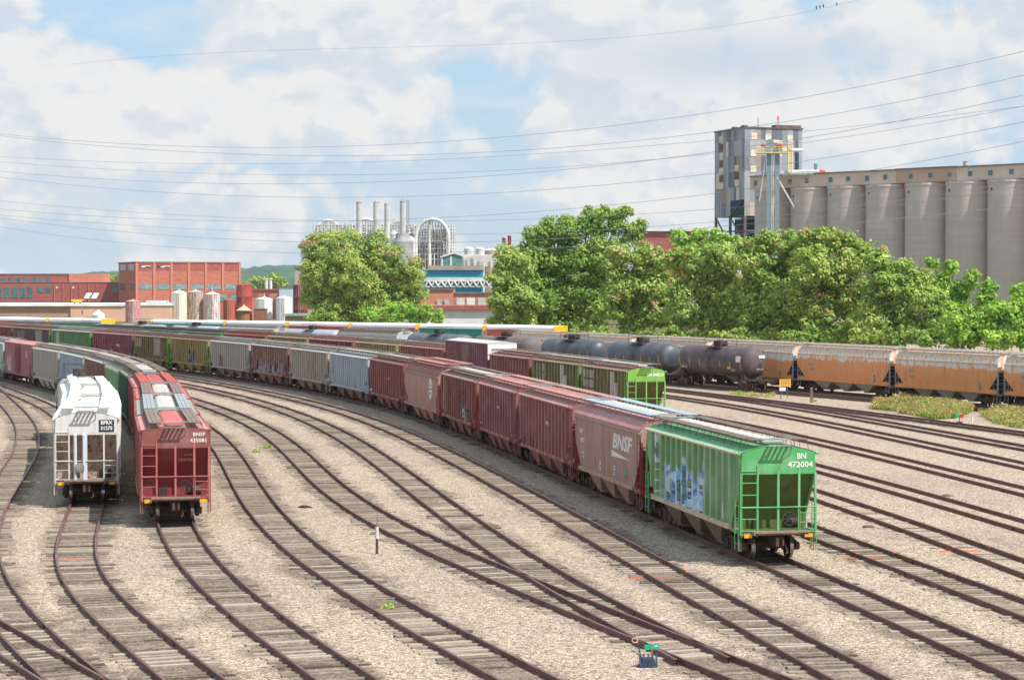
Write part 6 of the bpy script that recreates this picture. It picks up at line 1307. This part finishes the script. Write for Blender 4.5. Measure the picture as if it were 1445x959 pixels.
WN = ['topmost of the long wires, climbing to the upper corner', 'second wire from the top, crossing the headhouse roof', 'thin third wire, nearly level over the chimneys', 'thin fourth wire below the level one', 'dark fifth wire passing the yellow platform', 'dark sixth wire just above the chimneys', 'faint seventh wire touching the arched ducts', 'dark eighth wire at the foot of the chimneys', 'faint ninth wire passing in front of the tree tops', 'tenth wire crossing the leafy tree near its top', 'lowest wire, crossing the middle of the leafy tree', 'faint wire high in the clouds']
for i, pts in enumerate(WL):
    px_ = np.array([p[0] for p in pts], float); py_ = np.array([p[1] for p in pts], float); k = np.polyfit((px_ - 700) / 700, py_, min(3, len(pts) - 1)); ps = []
    x0, x1 = (-220, 1660) if i < 11 else (100, 1300)
    for x in np.linspace(x0, x1, 50):
        y = float(np.polyval(k, (x - 700) / 700)); t_ = (x + 220) / 1880; Y = 175 - 60 * t_; ps.append(at_y(x, y, Y))
    b = MB(); b.path(ps, .008 if i == 11 else .012 if i in (2, 3, 6, 8) else .015, 5); o = b.build('power_line', WIRE); tag(o, WN[i], 'power line', 'overhead wires')
for i, (x, y, lab) in enumerate(((1152, 11.5, 'dark bird perched highest on the faint wire'), (1157, 10.2, 'dark bird perched between two others on the faint wire'), (1162, 9.0, 'dark bird perched third on the faint wire'), (1181, 6.5, 'lone dark bird at the end of the faint wire'))):
    p = at_y(x, y, 132); b = MB(); b.lathe([(.008, -.10), (.03, -.07), (.045, 0), (.035, .05), (.04, .08), (.03, .11), (.006, .13)], 8); o = b.build('bird', simple('bird_black', (90, 94, 108), (40, 40, 46), 3), None, 60); o.location = p; tag(o, lab, 'bird', 'birds on the wire')
# ---- summer haze over the whole place
b = MB(); b.box(-6100, 6100, -400, 9100, -1.2, 95); hz_o = b.build('haze', volume_mat('summer_haze', .00005, (.93, .96, 1.0, 1))); hz_o['kind'] = 'stuff'
# ---- camera, light, sky
cam = bpy.data.cameras.new('camera'); co = bpy.data.objects.new('camera', cam); COL.objects.link(co); sc.camera = co
cam.sensor_width = 36; cam.sensor_fit = 'HORIZONTAL'; cam.lens = F / 1445 * 36; cam.clip_start = 1; cam.clip_end = 20000
co.location = (0, 0, CZ); co.rotation_euler = (math.pi / 2 - PITCH, 0, 0)
SEL, SDX, SDY = 53.0, .80, -.60      # the sun stands high on the right, behind the bridge
sun = bpy.data.lights.new('sun', 'SUN'); so = bpy.data.objects.new('sun', sun); COL.objects.link(so)
dv = Vector((SDX * math.cos(RAD(SEL)), SDY * math.cos(RAD(SEL)), math.sin(RAD(SEL)))).normalized()
so.rotation_euler = dv.to_track_quat('Z', 'Y').to_euler(); sun.energy = 4.7; sun.angle = RAD(.55); sun.color = (1, .955, .89)
w = bpy.data.worlds.new('World'); sc.world = w; w.use_nodes = True; t = w.node_tree; t.nodes.clear(); N = NT(t)
w.cycles.sampling_method = 'MANUAL'; w.cycles.sample_map_resolution = 256
out = t.nodes.new('ShaderNodeOutputWorld'); bg = t.nodes.new('ShaderNodeBackground'); t.links.new(bg.outputs[0], out.inputs[0])
sky = t.nodes.new('ShaderNodeTexSky'); sky.sky_type = 'NISHITA'; sky.sun_disc = False; sky.sun_elevation = RAD(SEL); sky.sun_rotation = math.atan2(SDX, SDY); sky.air_density = 1.0; sky.dust_density = 1.5; sky.ozone_density = 1.5
dirn = N.n('ShaderNodeTexCoord').outputs['Generated']; nd = N.vm('NORMALIZE', dirn); dx, dy, dz = N.sep(nd)
az = N.m('MULTIPLY', N.m('ARCTAN2', dx, dy), 57.2958); el = N.m('MULTIPLY', N.m('ARCSINE', dz), 57.2958)
q = N.n('ShaderNodeCombineXYZ', i0=N.m('MULTIPLY', az, .22), i1=N.m('MULTIPLY', el, .29), i2=14.5).outputs[0]
def cloud(v):
    rd = N.n('ShaderNodeTexNoise', _noise_type='RIDGED_MULTIFRACTAL', _normalize=False, Vector=v, Scale=1.9, Detail=4.0, Roughness=.5, Lacunarity=2.1, Offset=1.0, Gain=1.6, Distortion=.15)
    return N.m('ADD', N.m('MULTIPLY', N.noise(v, 1.0, 8, .56, .2), .78), N.m('MULTIPLY', N.m('SUBTRACT', 1.0, rd.outputs[0]), .085))
BL = [(-11.6, 5.6, 3.2, 1.5, .17), (-4.6, 6.8, 5.0, 2.3, .24), (-9.5, 4.2, 6.0, .9, .13), (2.6, 4.9, 3.0, 2.0, .17), (5.6, 4.0, 3.4, 1.8, .14), (11.5, 4.9, 4.0, 1.9, .13), (-2.0, 3.6, 3.5, 1.3, .10), (9.0, 7.0, 6.0, 1.5, .20), (2.5, 7.6, 4.0, 1.2, .16), (-12, 2.6, 4, .9, .05), (-13.5, 7.6, 1.6, 1.2, .14), (12.0, 2.8, 3.0, .9, .08),
      (-10.6, 7.3, 1.7, .8, -.30), (-.6, 5.6, 1.4, 1.7, -.16), (-4, 3.3, 8, .35, -.10), (-8, .3, 9, .8, -.06), (-9, 2.0, 7, .6, .07), (2, 2.6, 5, .7, .06), (9.2, 5.9, 3.0, .6, -.08), (13.6, 6.3, 1.4, 1.0, -.08)]
bias = 0.0
for (a0, e0, ra, re, amp) in BL:
    u = N.m('DIVIDE', N.m('SUBTRACT', az, a0), ra); v_ = N.m('DIVIDE', N.m('SUBTRACT', el, e0), re)
    r2 = N.m('ADD', N.m('MULTIPLY', u, u), N.m('MULTIPLY', v_, v_)); gx = N.m('MULTIPLY', N.m('POWER', 2.71828, N.m('MULTIPLY', r2, -1.0)), amp); bias = N.m('ADD', gx, bias)
d0 = N.m('ADD', cloud(q), bias)
mask = N.step(d0, .37, .49)
q2 = N.vm('ADD', q, (.07, .16, 0)); d1 = N.m('ADD', cloud(q2), N.m('MULTIPLY', bias, .9))
lit = N.step(N.m('SUBTRACT', d0, d1), -.055, .06)
fine = N.noise(N.scale(q, (4.0, 4.0, 1)), 1.0, 6, .6)
lit = N.m('ADD', N.m('MULTIPLY', lit, .8), N.m('MULTIPLY', N.step(fine, .35, .65), .25), None, True)
cc = N.mix(lit, (.72, .79, .88, 1), (.97, .95, .93, 1))
ug = N.m('DIVIDE', N.m('SUBTRACT', az, 6.2), 4.4); vg = N.m('DIVIDE', N.m('SUBTRACT', el, 6.2), .75); und = N.m('POWER', 2.71828, N.m('MULTIPLY', N.m('ADD', N.m('MULTIPLY', ug, ug), N.m('MULTIPLY', vg, vg)), -1.0))
cc = N.mix(N.m('MULTIPLY', und, .75), cc, (.60, .71, .84, 1))
SKS = .085
skyc = N.mix(1.0, sky.outputs[0], (SKS, SKS, SKS, 1), 'MULTIPLY')
veil = N.step(el, 9.0, -1.0)      # thin high haze whitens the blue
hz = N.mix(veil, (.42, .60, .77, 1), (.49, .61, .71, 1))
skyc = N.mix(.84, skyc, hz)
wisp = N.noise(N.scale(q, (.8, 1.8, 1)), 1.3, 7, .6, .4); skyc = N.mix(N.m('MULTIPLY', N.step(wisp, .45, .75), .45), skyc, (.66, .69, .73, 1))
EMI = .75
cs = N.mix(1.0, cc, (EMI, EMI, EMI, 1), 'MULTIPLY')
final = N.mix(N.m('MULTIPLY', mask, .92), skyc, cs)
N.set(bg.inputs[0], final); bg.inputs[1].default_value = 1.0
sc.view_settings.view_transform = 'Standard'; sc.view_settings.look = 'None'; sc.view_settings.exposure = .3; sc.view_settings.gamma = 1
sc.render.engine = 'CYCLES'; sc.cycles.max_bounces = 6; sc.cycles.diffuse_bounces = 3; sc.cycles.glossy_bounces = 3; sc.cycles.use_denoising = True
sc.cycles.volume_bounces = 0; sc.cycles.volume_step_rate = 4
